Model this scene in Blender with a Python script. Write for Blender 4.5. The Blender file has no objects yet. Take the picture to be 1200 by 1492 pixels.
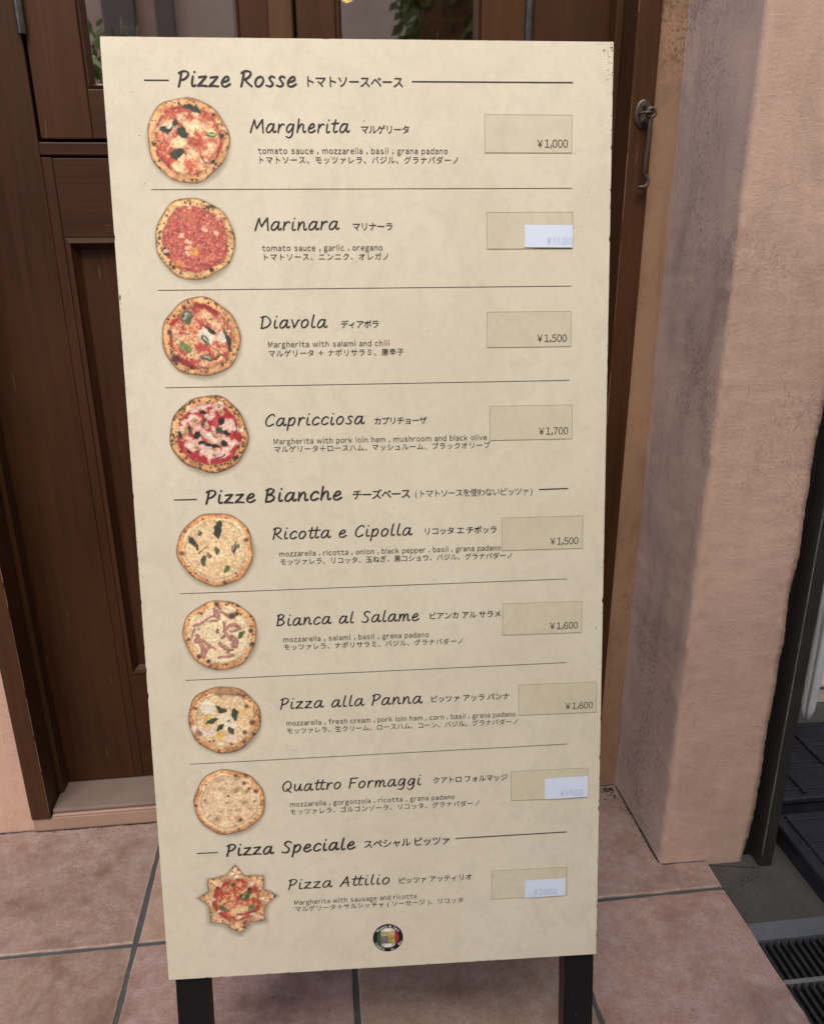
import bpy, bmesh, math, random
import numpy as np
from mathutils import Vector, Matrix, noise as mnoise

random.seed(7)
RNG = np.random.default_rng(11)
R = math.radians
scene = bpy.context.scene
col = scene.collection

# ------------------------------------------------------------------ camera
cam_data = bpy.data.cameras.new("camera")
cam = bpy.data.objects.new("camera", cam_data)
col.objects.link(cam)
CAMR = Matrix(((0.9931949, 0.0482726, -0.1059888),
               (-0.1161855, 0.3477660, -0.9303546),
               (-0.0080513, 0.9363378, 0.3510080)))
cam.matrix_world = Matrix.Translation((0, 0, 1.2)) @ CAMR.to_4x4()
cam_data.sensor_fit = 'VERTICAL'
cam_data.sensor_height = 24.0
cam_data.sensor_width = 24.0
cam_data.lens = 1177.1 / 1492 * 24.0
cam_data.shift_y = 54 / 1492
cam_data.clip_start = 0.01
cam_data.clip_end = 2000
scene.camera = cam

# ------------------------------------------------------------------ world, sun, exposure
SUN_EL, SUN_AZ = R(53), R(187)          # bright veiled sky over the lane
world = bpy.data.worlds.new("World")
scene.world = world
world.use_nodes = True
wn = world.node_tree
for n in list(wn.nodes):
    wn.nodes.remove(n)
sky = wn.nodes.new('ShaderNodeTexSky')
sky.sky_type = 'NISHITA'
sky.sun_disc = False
sky.sun_elevation = SUN_EL
sky.sun_rotation = SUN_AZ
sky.air_density = 1.0
sky.dust_density = 4.0
bg = wn.nodes.new('ShaderNodeBackground')
bg.inputs['Strength'].default_value = 0.08
wo = wn.nodes.new('ShaderNodeOutputWorld')
wn.links.new(sky.outputs[0], bg.inputs[0])
wn.links.new(bg.outputs[0], wo.inputs[0])

sun_data = bpy.data.lights.new("sun", 'SUN')
sun_data.energy = 1.5
sun_data.angle = R(42)
sun_data.color = (1.0, 0.925, 0.775)
sun = bpy.data.objects.new("sun", sun_data)
col.objects.link(sun)
sd = Vector((math.sin(SUN_AZ) * math.cos(SUN_EL), math.cos(SUN_AZ) * math.cos(SUN_EL), math.sin(SUN_EL)))
sun.rotation_euler = sd.to_track_quat('Z', 'Y').to_euler()
sun.location = (0, 6, 9)

vs = scene.view_settings
vs.view_transform = 'Standard'
vs.look = 'None'
vs.exposure = 1.38
vs.gamma = 1
vs.use_curve_mapping = False
scene.cycles.use_denoising = True
scene.cycles.max_bounces = 10
scene.cycles.diffuse_bounces = 6
scene.cycles.transparent_max_bounces = 12

# ------------------------------------------------------------------ helpers
def s2l(c):
    """sRGB 0-255 -> linear"""
    out = []
    for v in c:
        v = v / 255
        out.append(v / 12.92 if v <= 0.04045 else ((v + 0.055) / 1.055) ** 2.4)
    return tuple(out)

def tag(o, label=None, cat=None, group=None, kind=None):
    if label: o['label'] = label
    if cat: o['category'] = cat
    if group: o['group'] = group
    if kind: o['kind'] = kind
    return o

def thing(name, label, cat, loc=(0, 0, 0), group=None, matrix=None):
    o = bpy.data.objects.new(name, None)
    col.objects.link(o)
    o.empty_display_size = 0.05
    if matrix is not None:
        o.matrix_world = matrix
    else:
        o.location = loc
    tag(o, label, cat, group)
    return o

class MB:
    """collects geometry in world coordinates and links it as one mesh object"""
    def __init__(self):
        self.v, self.f, self.m = [], [], []
    def quad(self, pts, mi=0):
        b = len(self.v)
        self.v += [tuple(p) for p in pts]
        self.f.append(tuple(range(b, b + len(pts))))
        self.m.append(mi)
    def box(self, x0, x1, y0, y1, z0, z1, mi=0):
        b = len(self.v)
        self.v += [(x0, y0, z0), (x1, y0, z0), (x1, y1, z0), (x0, y1, z0),
                   (x0, y0, z1), (x1, y0, z1), (x1, y1, z1), (x0, y1, z1)]
        for q in ((0, 3, 2, 1), (4, 5, 6, 7), (0, 1, 5, 4), (1, 2, 6, 5), (2, 3, 7, 6), (3, 0, 4, 7)):
            self.f.append(tuple(b + i for i in q))
            self.m.append(mi)
    def tube(self, pts, r, seg=10, mi=0, cap=True):
        pts = [Vector(p) for p in pts]
        n = len(pts)
        rr = r if isinstance(r, (list, tuple)) else [r] * n
        rings = []
        prev = None
        for i, p in enumerate(pts):
            t = (pts[min(i + 1, n - 1)] - pts[max(i - 1, 0)])
            if t.length < 1e-9: t = Vector((0, 0, 1))
            t.normalize()
            if prev is None:
                a = Vector((1, 0, 0)) if abs(t.x) < 0.9 else Vector((0, 1, 0))
                prev = (a - t * a.dot(t)).normalized()
            else:
                prev = (prev - t * prev.dot(t)).normalized()
            bnm = t.cross(prev)
            b = len(self.v)
            for k in range(seg):
                a = 2 * math.pi * k / seg
                self.v.append(tuple(p + (prev * math.cos(a) + bnm * math.sin(a)) * rr[i]))
            rings.append(b)
        for i in range(n - 1):
            for k in range(seg):
                k2 = (k + 1) % seg
                self.f.append((rings[i] + k, rings[i] + k2, rings[i + 1] + k2, rings[i + 1] + k))
                self.m.append(mi)
        if cap:
            self.f.append(tuple(rings[0] + k for k in reversed(range(seg)))); self.m.append(mi)
            self.f.append(tuple(rings[-1] + k for k in range(seg))); self.m.append(mi)
    def build(self, name, mats, parent=None, bevel=0.0, smooth=False, local=False):
        me = bpy.data.meshes.new(name)
        me.from_pydata(self.v, [], self.f)
        if not isinstance(mats, (list, tuple)): mats = [mats]
        for m in mats: me.materials.append(m)
        me.polygons.foreach_set('material_index', self.m)
        if smooth: me.polygons.foreach_set('use_smooth', [True] * len(self.f))
        if parent is not None and not local:
            mw = parent.matrix_basis.copy(); up = parent.parent
            while up is not None:
                mw = up.matrix_basis @ mw; up = up.parent
            me.transform(mw.inverted())
        me.update()
        o = bpy.data.objects.new(name, me)
        col.objects.link(o)
        if parent is not None: o.parent = parent
        if bevel > 0:
            md = o.modifiers.new('bevel', 'BEVEL')
            md.width = bevel; md.segments = 2; md.limit_method = 'ANGLE'; md.angle_limit = R(40)
            md.harden_normals = False
        return o

# ---- material node builder
class NT:
    def __init__(self, name):
        self.mat = bpy.data.materials.new(name)
        self.mat.use_nodes = True
        self.t = self.mat.node_tree
        for n in list(self.t.nodes): self.t.nodes.remove(n)
        self.out = self.t.nodes.new('ShaderNodeOutputMaterial')
        self.p = self.t.nodes.new('ShaderNodeBsdfPrincipled')
        self.t.links.new(self.p.outputs[0], self.out.inputs[0])
        self.tc = self.t.nodes.new('ShaderNodeTexCoord')
    def l(self, a, b): self.t.links.new(a, b)
    def n(self, ty, **kw):
        n = self.t.nodes.new(ty)
        for k, v in kw.items(): setattr(n, k, v)
        return n
    def mapping(self, scale=(1, 1, 1), src=None, loc=(0, 0, 0), rot=(0, 0, 0)):
        m = self.n('ShaderNodeMapping')
        m.inputs['Scale'].default_value = scale
        m.inputs['Location'].default_value = loc
        m.inputs['Rotation'].default_value = rot
        self.l(src or self.tc.outputs['Object'], m.inputs[0])
        return m.outputs[0]
    def noise(self, scale, detail=6, rough=0.6, vec=None, dist=0.0):
        n = self.n('ShaderNodeTexNoise')
        n.inputs['Scale'].default_value = scale
        n.inputs['Detail'].default_value = detail
        n.inputs['Roughness'].default_value = rough
        n.inputs['Distortion'].default_value = dist
        self.l(vec or self.tc.outputs['Object'], n.inputs['Vector'])
        return n.outputs[0]
    def vor(self, scale, vec=None, feature='F1', rnd=1.0):
        n = self.n('ShaderNodeTexVoronoi', feature=feature)
        n.inputs['Scale'].default_value = scale
        n.inputs['Randomness'].default_value = rnd
        self.l(vec or self.tc.outputs['Object'], n.inputs['Vector'])
        return n.outputs[0]
    def ramp(self, fac, stops):
        r = self.n('ShaderNodeValToRGB')
        el = r.color_ramp.elements
        while len(el) > 1: el.remove(el[-1])
        for i, (p, c) in enumerate(stops):
            if not isinstance(c, (tuple, list)): c = (c, c, c)
            e = el[0] if i == 0 else el.new(p)
            e.position = p
            e.color = (*c[:3], 1)
        self.l(fac, r.inputs[0])
        return r.outputs[0]
    def mix(self, fac, a, b, blend='MIX'):
        m = self.n('ShaderNodeMix', data_type='RGBA', blend_type=blend)
        for sock, v in ((m.inputs[0], fac), (m.inputs[6], a), (m.inputs[7], b)):
            if isinstance(v, (int, float)): sock.default_value = v
            elif isinstance(v, (tuple, list)): sock.default_value = (*v[:3], 1)
            else: self.l(v, sock)
        return m.outputs[2]
    def math(self, op, a, b=0.0, clamp=False):
        m = self.n('ShaderNodeMath', operation=op, use_clamp=clamp)
        for sock, v in ((m.inputs[0], a), (m.inputs[1], b)):
            if isinstance(v, (int, float)): sock.default_value = v
            else: self.l(v, sock)
        return m.outputs[0]
    def bump(self, h, strength=0.3, dist=0.002, normal=None):
        b = self.n('ShaderNodeBump')
        b.inputs['Strength'].default_value = strength
        b.inputs['Distance'].default_value = dist
        self.l(h, b.inputs['Height'])
        if normal is not None: self.l(normal, b.inputs['Normal'])
        return b.outputs[0]
    def set(self, color=None, rough=None, normal=None, spec=None, metal=None, coat=None, emit=None, emit_s=0):
        for key, v in (('Base Color', color), ('Roughness', rough), ('Normal', normal),
                       ('Specular IOR Level', spec), ('Metallic', metal), ('Coat Weight', coat)):
            if v is None: continue
            s = self.p.inputs[key]
            if isinstance(v, (int, float)): s.default_value = v
            elif isinstance(v, (tuple, list)): s.default_value = (*v[:3], 1)
            else: self.l(v, s)
        if emit:
            self.p.inputs['Emission Color'].default_value = (*emit, 1)
            self.p.inputs['Emission Strength'].default_value = emit_s
        return self.mat

def plain(name, c, rough=0.5, spec=0.5, metal=0.0, var=0.15, scale=30):
    t = NT(name)
    nz = t.noise(scale, 4)
    a = tuple(v * (1 - var) for v in c); b = tuple(min(1, v * (1 + var)) for v in c)
    colr = t.ramp(nz, [(0.3, a), (0.7, b)])
    t.set(color=colr, rough=rough, spec=spec, metal=metal)
    return t.mat

def wood(name, dark, light, axis='z', rough=0.48, coat=0.05, seed=0.0):
    t = NT(name)
    sc = {'z': (60, 60, 2.2), 'x': (2.2, 60, 60)}[axis]
    v = t.mapping(sc, loc=(seed, seed * 1.7, seed * .3))
    g = t.noise(1.0, 8, 0.62, v, 0.4)
    v2 = t.mapping({'z': (260, 260, 5), 'x': (5, 260, 260)}[axis], loc=(seed, 0, 0))
    fine = t.noise(1.0, 4, 0.7, v2)
    big = t.noise(2.3, 3, 0.5)
    c = t.mix(t.ramp(g, [(0.32, 0), (0.68, 1)]), dark, light)
    c = t.mix(t.math('MULTIPLY', t.ramp(fine, [(0.5, 0), (0.72, 1)]), 0.5), c, tuple(x * 0.45 for x in dark))
    c = t.mix(t.math('MULTIPLY', t.ramp(big, [(0.35, 0), (0.7, 1)]), 0.35), c, tuple(x * 1.5 for x in light))
    # thin pale scratches
    sv = t.mapping({'z': (90, 90, 6), 'x': (6, 90, 90)}[axis], rot=(0.1, 0.2, 0.05))
    scr = t.noise(1.7, 2, 0.5, sv)
    c = t.mix(t.math('MULTIPLY', t.ramp(scr, [(0.74, 0), (0.78, 1)]), 0.35), c, (0.28, 0.18, 0.11))
    h = t.math('ADD', t.math('MULTIPLY', g, 0.5), t.math('MULTIPLY', fine, 0.5))
    nrm = t.bump(h, 0.35, 0.0015)
    rg = t.ramp(big, [(0.3, rough - 0.06), (0.7, rough + 0.16)])
    t.set(color=c, rough=rg, normal=nrm, coat=coat, spec=0.22)
    t.p.inputs['Coat Roughness'].default_value = 0.25
    return t.mat

def stucco(name, base, stain, stain_amt=0.5, streak=0.5, fleck=0.7, bumpd=0.0035):
    t = NT(name)
    big = t.noise(2.4, 5, 0.6)
    mid = t.noise(11, 6, 0.65)
    c = t.mix(t.ramp(big, [(0.3, 0), (0.72, 1)]), tuple(x * 0.88 for x in base), tuple(min(1, x * 1.1) for x in base))
    c = t.mix(t.math('MULTIPLY', t.ramp(mid, [(0.45, 0), (0.75, 1)]), 0.25), c, tuple(x * 0.72 for x in base))
    # dirt washed down in streaks
    sv = t.mapping((16, 16, 1.3))
    st = t.noise(1.0, 6, 0.7, sv, 0.6)
    c = t.mix(t.math('MULTIPLY', t.ramp(st, [(0.5, 0), (0.72, 1)]), streak), c, stain)
    # soft stain clouds
    cl = t.noise(3.7, 7, 0.7, t.mapping((1.6, 1.6, 0.8), loc=(3, 1, 7)), 1.2)
    c = t.mix(t.math('MULTIPLY', t.ramp(cl, [(0.52, 0), (0.72, 1)]), stain_amt), c, stain)
    # small black flecks, gathered in clouds
    fl = t.noise(230, 3, 0.65, t.mapping((1, 1, 0.7), loc=(5, 3, 1)))
    gate = t.ramp(t.noise(4.2, 5, 0.75, t.mapping((1, 1, 0.7), loc=(9, 2, 4)), 0.8), [(0.48, 0), (0.72, 1)])
    f = t.math('MULTIPLY', t.ramp(fl, [(0.48, 0), (0.62, 1)]), gate)
    c = t.mix(t.math('MULTIPLY', f, fleck), c, tuple(x * 0.3 for x in stain))
    # hairline scuffs
    hv = t.vor(9, t.mapping((1, 1, 1.6), loc=(1, 8, 2), rot=(.4, .7, .2)), 'DISTANCE_TO_EDGE')
    hl = t.math('MULTIPLY', t.ramp(hv, [(0.0, 1), (0.012, 0)]), t.ramp(t.noise(6, 4, .7), [(0.58, 0), (0.66, 1)]))
    c = t.mix(t.math('MULTIPLY', hl, 0.45), c, tuple(x * 0.4 for x in stain))
    tr = t.noise(170, 4, 0.7, t.mapping((1, 1, 1.25)))
    tr2 = t.noise(34, 4, 0.6, t.mapping((1, 1, 1.25), rot=(0, 0.4, 0)))
    n1 = t.bump(tr2, 0.13, bumpd)
    n2 = t.bump(tr, 0.3, bumpd, n1)
    t.set(color=c, rough=0.88, normal=n2, spec=0.25)
    return t.mat

M = {}
M['pink'] = stucco('pink_stucco', (0.55, 0.36, 0.285), (0.24, 0.16, 0.12), 0.35, 0.15, 0.6)
M['pillar_front'] = stucco('pillar_stucco', (0.54, 0.375, 0.31), (0.30, 0.21, 0.165), 0.4, 0.2, 0.4, 0.005)
M['pillar_side'] = stucco('dirty_mauve_stucco', (0.58, 0.43, 0.375), (0.23, 0.18, 0.16), 0.5, 0.28, 0.75)
M['recess'] = stucco('shaded_pink_stucco', (0.36, 0.225, 0.150), (0.10, 0.065, 0.045), 0.5, 0.4, 0.75)  # pink wall colour darkened for the recess's shade, with its own stains
M['opp'] = stucco('opposite_stucco', (0.66, 0.55, 0.45), (0.42, 0.35, 0.28), 0.3, 0.2, 0.3)
M['wood_v'] = wood('dark_brown_wood', (0.029, 0.0098, 0.0033), (0.051, 0.0180, 0.0060), 'z')
M['wood_v2'] = wood('brown_casement_wood', (0.037, 0.0128, 0.0040), (0.063, 0.0235, 0.0075), 'z', seed=4.2)
M['wood_h'] = wood('dark_brown_rail_wood', (0.028, 0.0092, 0.0033), (0.050, 0.0175, 0.0062), 'x', seed=1.3)
M['casing'] = wood('casing_wood', (0.036, 0.0140, 0.0050), (0.066, 0.027, 0.0100), 'z', seed=2.7, rough=0.45)
M['strip'] = wood('light_strip_wood', (0.060, 0.026, 0.012), (0.10, 0.047, 0.022), 'z', seed=6.1, rough=0.5)

def tile_material():
    t = NT('terracotta_tile')
    big = t.noise(4.6, 9, 0.8, None, 0.1)
    mid = t.noise(30, 9, 0.8, None, 0.1)
    fine = t.noise(70, 4, 0.7)
    rnd = t.n('ShaderNodeVertexColor', layer_name='tint')
    c = t.mix(t.ramp(big, [(0.3, 0), (0.7, 1)]), (0.275, 0.170, 0.128), (0.385, 0.290, 0.248))
    c = t.mix(t.math('MULTIPLY', t.ramp(mid, [(0.44, 0), (0.62, 1)]), 0.62), c, (0.45, 0.39, 0.375))
    c = t.mix(t.math('MULTIPLY', t.ramp(t.noise(7, 6, .7, t.mapping(loc=(4, 2, 0)), 0.2), [(0.5, 0), (0.66, 1)]), 0.62), c, (0.165, 0.098, 0.075))
    c = t.mix(0.5, c, t.mix(1.0, c, rnd.outputs[0], 'MULTIPLY'))
    gr = t.noise(210, 3, .7, t.mapping(loc=(2, 5, 0)))
    c = t.mix(t.math('MULTIPLY', t.ramp(gr, [(0.48, 0), (0.66, 1)]), 0.38), c, (0.15, 0.09, 0.07))
    sp = t.math('MULTIPLY', t.ramp(t.noise(95, 3, .6, t.mapping(loc=(1, 1, 0))), [(0.67, 0), (0.72, 1)]), t.ramp(t.noise(9, 4, .7), [(0.45, 0), (0.6, 1)]))
    c = t.mix(t.math('MULTIPLY', sp, 0.75), c, (0.06, 0.045, 0.04))
    sv = t.vor(6.5, t.mapping((1, 0.35, 1), rot=(0, 0, 0.7)), 'DISTANCE_TO_EDGE')
    sc = t.math('MULTIPLY', t.ramp(sv, [(0.0, 1), (0.008, 0)]), t.ramp(t.noise(5, 4, .7, t.mapping(loc=(7, 7, 0))), [(0.56, 0), (0.64, 1)]))
    c = t.mix(t.math('MULTIPLY', sc, 0.5), c, (0.12, 0.075, 0.06))
    h = t.math('ADD', t.math('MULTIPLY', mid, 0.7), t.math('MULTIPLY', fine, 0.3))
    t.set(color=c, rough=t.ramp(mid, [(0.3, 0.38), (0.7, 0.6)]), normal=t.bump(h, 0.3, 0.003), spec=0.5)
    return t.mat
M['tile'] = tile_material()

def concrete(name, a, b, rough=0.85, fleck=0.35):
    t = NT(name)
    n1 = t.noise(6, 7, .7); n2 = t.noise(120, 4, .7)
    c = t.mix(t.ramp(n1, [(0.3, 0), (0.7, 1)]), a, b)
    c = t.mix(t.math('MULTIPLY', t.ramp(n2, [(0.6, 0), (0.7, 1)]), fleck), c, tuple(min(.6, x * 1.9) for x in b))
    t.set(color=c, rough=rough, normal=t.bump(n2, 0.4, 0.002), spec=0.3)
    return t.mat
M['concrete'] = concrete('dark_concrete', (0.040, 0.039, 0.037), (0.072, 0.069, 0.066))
M['pave'] = concrete('grey_paving', (0.20, 0.19, 0.18), (0.27, 0.26, 0.25))
M['grout'] = concrete('grey_grout', (0.050, 0.055, 0.058), (0.085, 0.09, 0.092))
M['kerb'] = concrete('grey_drain_frame', (0.065, 0.075, 0.092), (0.11, 0.12, 0.14), 0.6)
M['rebate'] = plain('dark_rebate', (0.012, 0.008, 0.006), 0.8)
M['black_metal'] = plain('black_metal', (0.034, 0.034, 0.032), 0.42, 0.5, 0.2)
M['grate'] = plain('grate_steel', (0.055, 0.06, 0.065), 0.45, 0.5, 0.7, 0.4, 60)
M['grate_bar'] = concrete('worn_crossbar', (0.09, 0.095, 0.10), (0.20, 0.20, 0.20), 0.55)
M['iron'] = plain('brown_iron', (0.078, 0.060, 0.050), 0.48, 0.5, 0.35, 0.35, 80)
M['hinge'] = plain('hinge_metal', (0.11, 0.10, 0.095), 0.35, 0.5, 0.8, 0.3, 60)
M['sealant'] = plain('black_sealant', (0.008, 0.008, 0.008), 0.6)
M['plastic'] = plain('navy_plastic', (0.020, 0.022, 0.032), 0.5, 0.4, 0, 0.3, 25)
M['vinyl'] = plain('white_vinyl', (0.50, 0.53, 0.60), 0.8, 0.4, 0, 0.08, 9)
M['threshold'] = concrete('threshold_stone', (0.140, 0.100, 0.085), (0.21, 0.158, 0.138), 0.42, 0.08)
M['riser'] = concrete('terracotta_riser', (0.30, 0.19, 0.145), (0.38, 0.25, 0.20), 0.6, 0.08)
M['beige'] = concrete('beige_step', (0.36, 0.30, 0.26), (0.46, 0.40, 0.36), 0.6)
M['room'] = plain('room_wall', (0.22, 0.185, 0.165), 0.8)
M['leaf'] = plain('leaf_green', (0.07, 0.12, 0.035), 0.5, 0.4, 0, 0.5, 14)
M['bark'] = plain('bark', (0.09, 0.06, 0.04), 0.9, 0.2, 0, 0.4, 40)
M['pot'] = plain('clay_pot', (0.30, 0.14, 0.08), 0.8)
M['dark'] = plain('dark_window', (0.02, 0.018, 0.016), 0.25)
M['frame_grey'] = plain('grey_frame', (0.16, 0.14, 0.13), 0.5)

def glass():
    t = NT('window_glass')
    t.t.nodes.remove(t.p)
    fr = t.n('ShaderNodeFresnel'); fr.inputs[0].default_value = 1.7
    tr = t.n('ShaderNodeBsdfTransparent'); tr.inputs[0].default_value = (0.62, 0.60, 0.56, 1)
    gl = t.n('ShaderNodeBsdfGlossy'); gl.inputs['Roughness'].default_value = 0.02
    gl.inputs['Color'].default_value = (0.96, 0.94, 0.90, 1)
    mx = t.n('ShaderNodeMixShader')
    t.l(t.math('MULTIPLY', fr.outputs[0], 11.0, True), mx.inputs[0])
    t.l(tr.outputs[0], mx.inputs[1]); t.l(gl.outputs[0], mx.inputs[2])
    t.l(mx.outputs[0], t.out.inputs[0])
    return t.mat
M['glass'] = glass()

# ------------------------------------------------------------------ ground and floor
YW = 1.535          # face of the shop wall
mb = MB(); mb.box(-300, 300, -300, 300, -0.5, -0.14)
tag(mb.build('ground', M['pave']), kind='structure')
mb = MB(); mb.box(-12, 12, -14, 0.55, -0.139, -0.012)
tag(mb.build('pavement', M['pave']), kind='structure')
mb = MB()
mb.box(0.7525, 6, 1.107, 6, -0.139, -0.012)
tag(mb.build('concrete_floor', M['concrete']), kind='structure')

def tile_floor():
    gx = [0.0156 + 0.3987 * i for i in range(-11, 2)] + [0.752]
    gy = [1.19 - 0.3987 * i for i in range(6, -1, -1)] + [YW + 0.12]
    hw = 0.0045
    bm = bmesh.new()
    lay = bm.loops.layers.color.new('tint')
    for i in range(len(gx) - 1):
        for j in range(len(gy) - 1):
            x0, x1 = gx[i] + hw, gx[i + 1] - (hw if i < len(gx) - 2 else 0)
            y0, y1 = gy[j] + hw, gy[j + 1] - hw
            rr = random.Random(i * 31 + j * 7)
            g_ = 0.66 + 0.34 * rr.random(); tint = (g_, g_ * (0.92 + 0.08 * rr.random()), g_ * (0.88 + 0.12 * rr.random()), 1)
            # wavy outline, then a rounded shoulder
            def ring(inset, z):
                pts = []
                for (ax, ay, bx, by) in ((x0, y0, x1, y0), (x1, y0, x1, y1), (x1, y1, x0, y1), (x0, y1, x0, y0)):
                    for k in range(14):
                        f = k / 14
                        px, py = ax + (bx - ax) * f, ay + (by - ay) * f
                        w = mnoise.noise(Vector((px * 28, py * 28, 3.3))) * 0.0026
                        mx, my = (x0 + x1) / 2, (y0 + y1) / 2
                        sx = (px - mx) / (x1 - x0) * 2; sy = (py - my) / (y1 - y0) * 2
                        px -= (inset + w) * max(-1, min(1, sx * 1.02)) * (abs(sx) > 0.9)
                        py -= (inset + w) * max(-1, min(1, sy * 1.02)) * (abs(sy) > 0.9)
                        pts.append(bm.verts.new((px, py, z)))
                return pts
            rs = [ring(0, -0.13), ring(0, -0.0022), ring(0.0009, -0.0007), ring(0.003, 0.0)]
            fs = []
            for a, b in zip(rs[:-1], rs[1:]):
                n = len(a)
                for k in range(n):
                    fs.append(bm.faces.new((a[k], a[(k + 1) % n], b[(k + 1) % n], b[k])))
            fs.append(bm.faces.new(rs[-1]))
            for f in fs[:-1]:
                for lp in f.loops: lp[lay] = (1.0, 1.0, 1.0, 1)
            for lp in fs[-1].loops: lp[lay] = tint
    me = bpy.data.meshes.new('tiled_floor'); bm.to_mesh(me); bm.free()
    me.materials.append(M['tile'])
    o = bpy.data.objects.new('tiled_floor', me); col.objects.link(o)
    return tag(o, kind='structure')
tile_floor()
mb = MB(); mb.box(-4.35, 0.748, 0.0, YW + 0.12, -0.138, -0.0034)
tag(mb.build('grout_bed', M['grout']), kind='structure')

# ------------------------------------------------------------------ building: walls
def rough_wall(name, x0, x1, y, z0, z1, depth, mat, res=0.05, amp=0.003):
    mbx = MB()
    nx, nz = max(2, int((x1 - x0) / res)), max(2, int((z1 - z0) / res))
    g = {}
    for i in range(nx + 1):
        for k in range(nz + 1):
            x = x0 + (x1 - x0) * i / nx; z = z0 + (z1 - z0) * k / nz
            d = mnoise.noise(Vector((x * 9, 0.3, z * 9))) * amp
            g[i, k] = len(mbx.v); mbx.v.append((x, y + d, z))
    for i in range(nx):
        for k in range(nz):
            mbx.f.append((g[i, k], g[i + 1, k], g[i + 1, k + 1], g[i, k + 1])); mbx.m.append(0)
    b = len(mbx.v)
    yb = y + depth; yf = y + amp * 1.2
    mbx.box(x0, x1, yf, yb, z0, z1)
    return mbx.build(name, mat, smooth=False)

tag(rough_wall('plaster_wall', -3.2, -0.666, YW + 0.005, 0.0005, 2.35, 0.25, M['pink']),
    'pink stucco wall left of the wooden door, meeting the floor tiles', 'wall')
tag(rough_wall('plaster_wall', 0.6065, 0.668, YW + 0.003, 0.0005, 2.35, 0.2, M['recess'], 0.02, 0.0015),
    'narrow strip of stained pink stucco wall, coloured as in shade, between the door casing and the pillar', 'wall')
mb = MB(); mb.box(-3.2, 4.0, YW - 0.001, YW + 0.3, 2.352, 5.2)
tag(mb.build('upper_wall', M['pink']), 'pink stucco wall high above the wooden door', 'wall')

def pillar():
    m = MB()
    zs = [i * 0.005 for i in range(0, 260)] + [1.3 + i * .02 for i in range(0, 53)]
    rows = []
    x0, x1, yf, yb = 0.655, 0.842, 1.268, YW + 0.01
    jr = random.Random(9); cells = [jr.uniform(-1, 1) for _ in range(400)]
    def cell(z, w, o):
        q = z / w + o; i = int(q); f = min(1, max(0, (q - i - .35) / .3)); return cells[i % 400] * (1 - f) + cells[(i + 1) % 400] * f
    for z in zs:
        base = -0.012
        rr = 0.011 + 0.004 * mnoise.noise(Vector((0, 2, z * 5)))
        # ragged plaster end on the right
        jag = -0.0005 + 0.0042 * mnoise.noise(Vector((7, 1, z * 11))) + 0.0011 * mnoise.noise(Vector((3, 9, z * 45)))
        jag += 0.0016 * mnoise.noise(Vector((3, 4, z * 110)))
        jag += 0.0022 * max(-.2, cell(z, .071, 3)) + 0.0012 * max(0, cell(z, .023, 150) - .3)
        xe = x1 + jag - (0.012 * max(0, 1 - z / 0.05))
        flare = 0.004 * max(0, 1 - z / 0.03)
        pts = []
        for k in range(12):                              # left flank, back to front
            y = yb + (yf + rr - yb) * k / 12
            d = 0.0022 * mnoise.noise(Vector((1, y * 14, z * 9))) + 0.0008 * mnoise.noise(Vector((1, y * 60, z * 50)))
            pts.append((x0 + d, y, z, 1 if k < 11 else 1))
        for k in range(5):                               # rounded corner
            a = math.pi / 2 * k / 4
            w = 0.0016 * mnoise.noise(Vector((2, k, z * 33)))
            pts.append((x0 + rr - rr * math.cos(a) + w, yf + rr - rr * math.sin(a) + w, z, 1 if k < 2 else 0))
        for k in range(1, 15):                           # front face
            x = x0 + rr + (x1 - x0 - rr) * k / 14 + (xe - x1) * (0, .45, 1)[max(0, k - 12)]
            d = 0.0022 * mnoise.noise(Vector((x * 14, 5, z * 9))) + 0.0009 * mnoise.noise(Vector((x * 60, 5, z * 50)))
            pts.append((x, yf + d - flare * 0.4, z, 0))
        pts.append((xe - 0.002, yf + 0.010, z, 2))
        pts.append((0.836, yf + 0.013, z, 2))
        pts.append((0.836, yb, z, 0))
        rows.append(pts)
    n = len(rows[0]); base = 0
    for i, pts in enumerate(rows):
        for p in pts: m.v.append(p[:3])
    # lower the part that stands on the sunken concrete
    for k in range(n):
        x, y, z = m.v[k]
        m.v[k] = (x, y, 0.0005 if x < 0.752 else -0.0115)
    for i in range(len(rows) - 1):
        for k in range(n - 1):
            a = i * n + k
            m.f.append((a, a + 1, a + n + 1, a + n)); m.m.append(rows[i][k + 1][3] if k < n - 1 else 0)
    o = m.build('plaster_pillar', [M['pillar_front'], M['pillar_side'], M['sealant']], smooth=True)
    for p_ in o.data.polygons:
        if p_.material_index == 2: p_.use_smooth = False
    return tag(o, 'pink stucco pillar with a grimy mauve left flank and ragged right edge', 'pillar')
pillar()

# right-hand shop: metal post, room
mb = MB(); mb.box(0.8365, 0.8600, 1.284, 1.40, -0.0115, 2.35)
post = thing('metal_post', 'dark metal door post beside the ragged edge of the pillar', 'post', (0.87, 1.26, -0.012))
mb.build('flange', M['sealant'], post, 0.001)
mb = MB(); mb.box(0.8605, 0.888, 1.2465, 1.40, -0.0115, 2.35)
mb.build('post_body', M['black_metal'], post, 0.003)
mb = MB(); rr = random.Random(12); z = 0.02  # broken pale line stands in for the highlight along the post's edge
while z < 2.2:
    ln = rr.uniform(.05, .4); mb.box(0.8612, 0.8612 + rr.uniform(.0012, .0022), 1.2461, 1.2464, z, z + ln); z += ln + rr.uniform(.0005, .004)
for k in range(26):
    z = rr.expovariate(3.0); x = rr.uniform(.864, .884); mb.box(x, x + rr.uniform(.0006, .002), 1.2461, 1.2464, z, z + rr.uniform(.0006, .002))
mb.build('wear_highlight_arris', plain('grey_highlight_wear', (0.16, 0.16, 0.15), .5, var=.4, scale=120), post)
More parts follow.
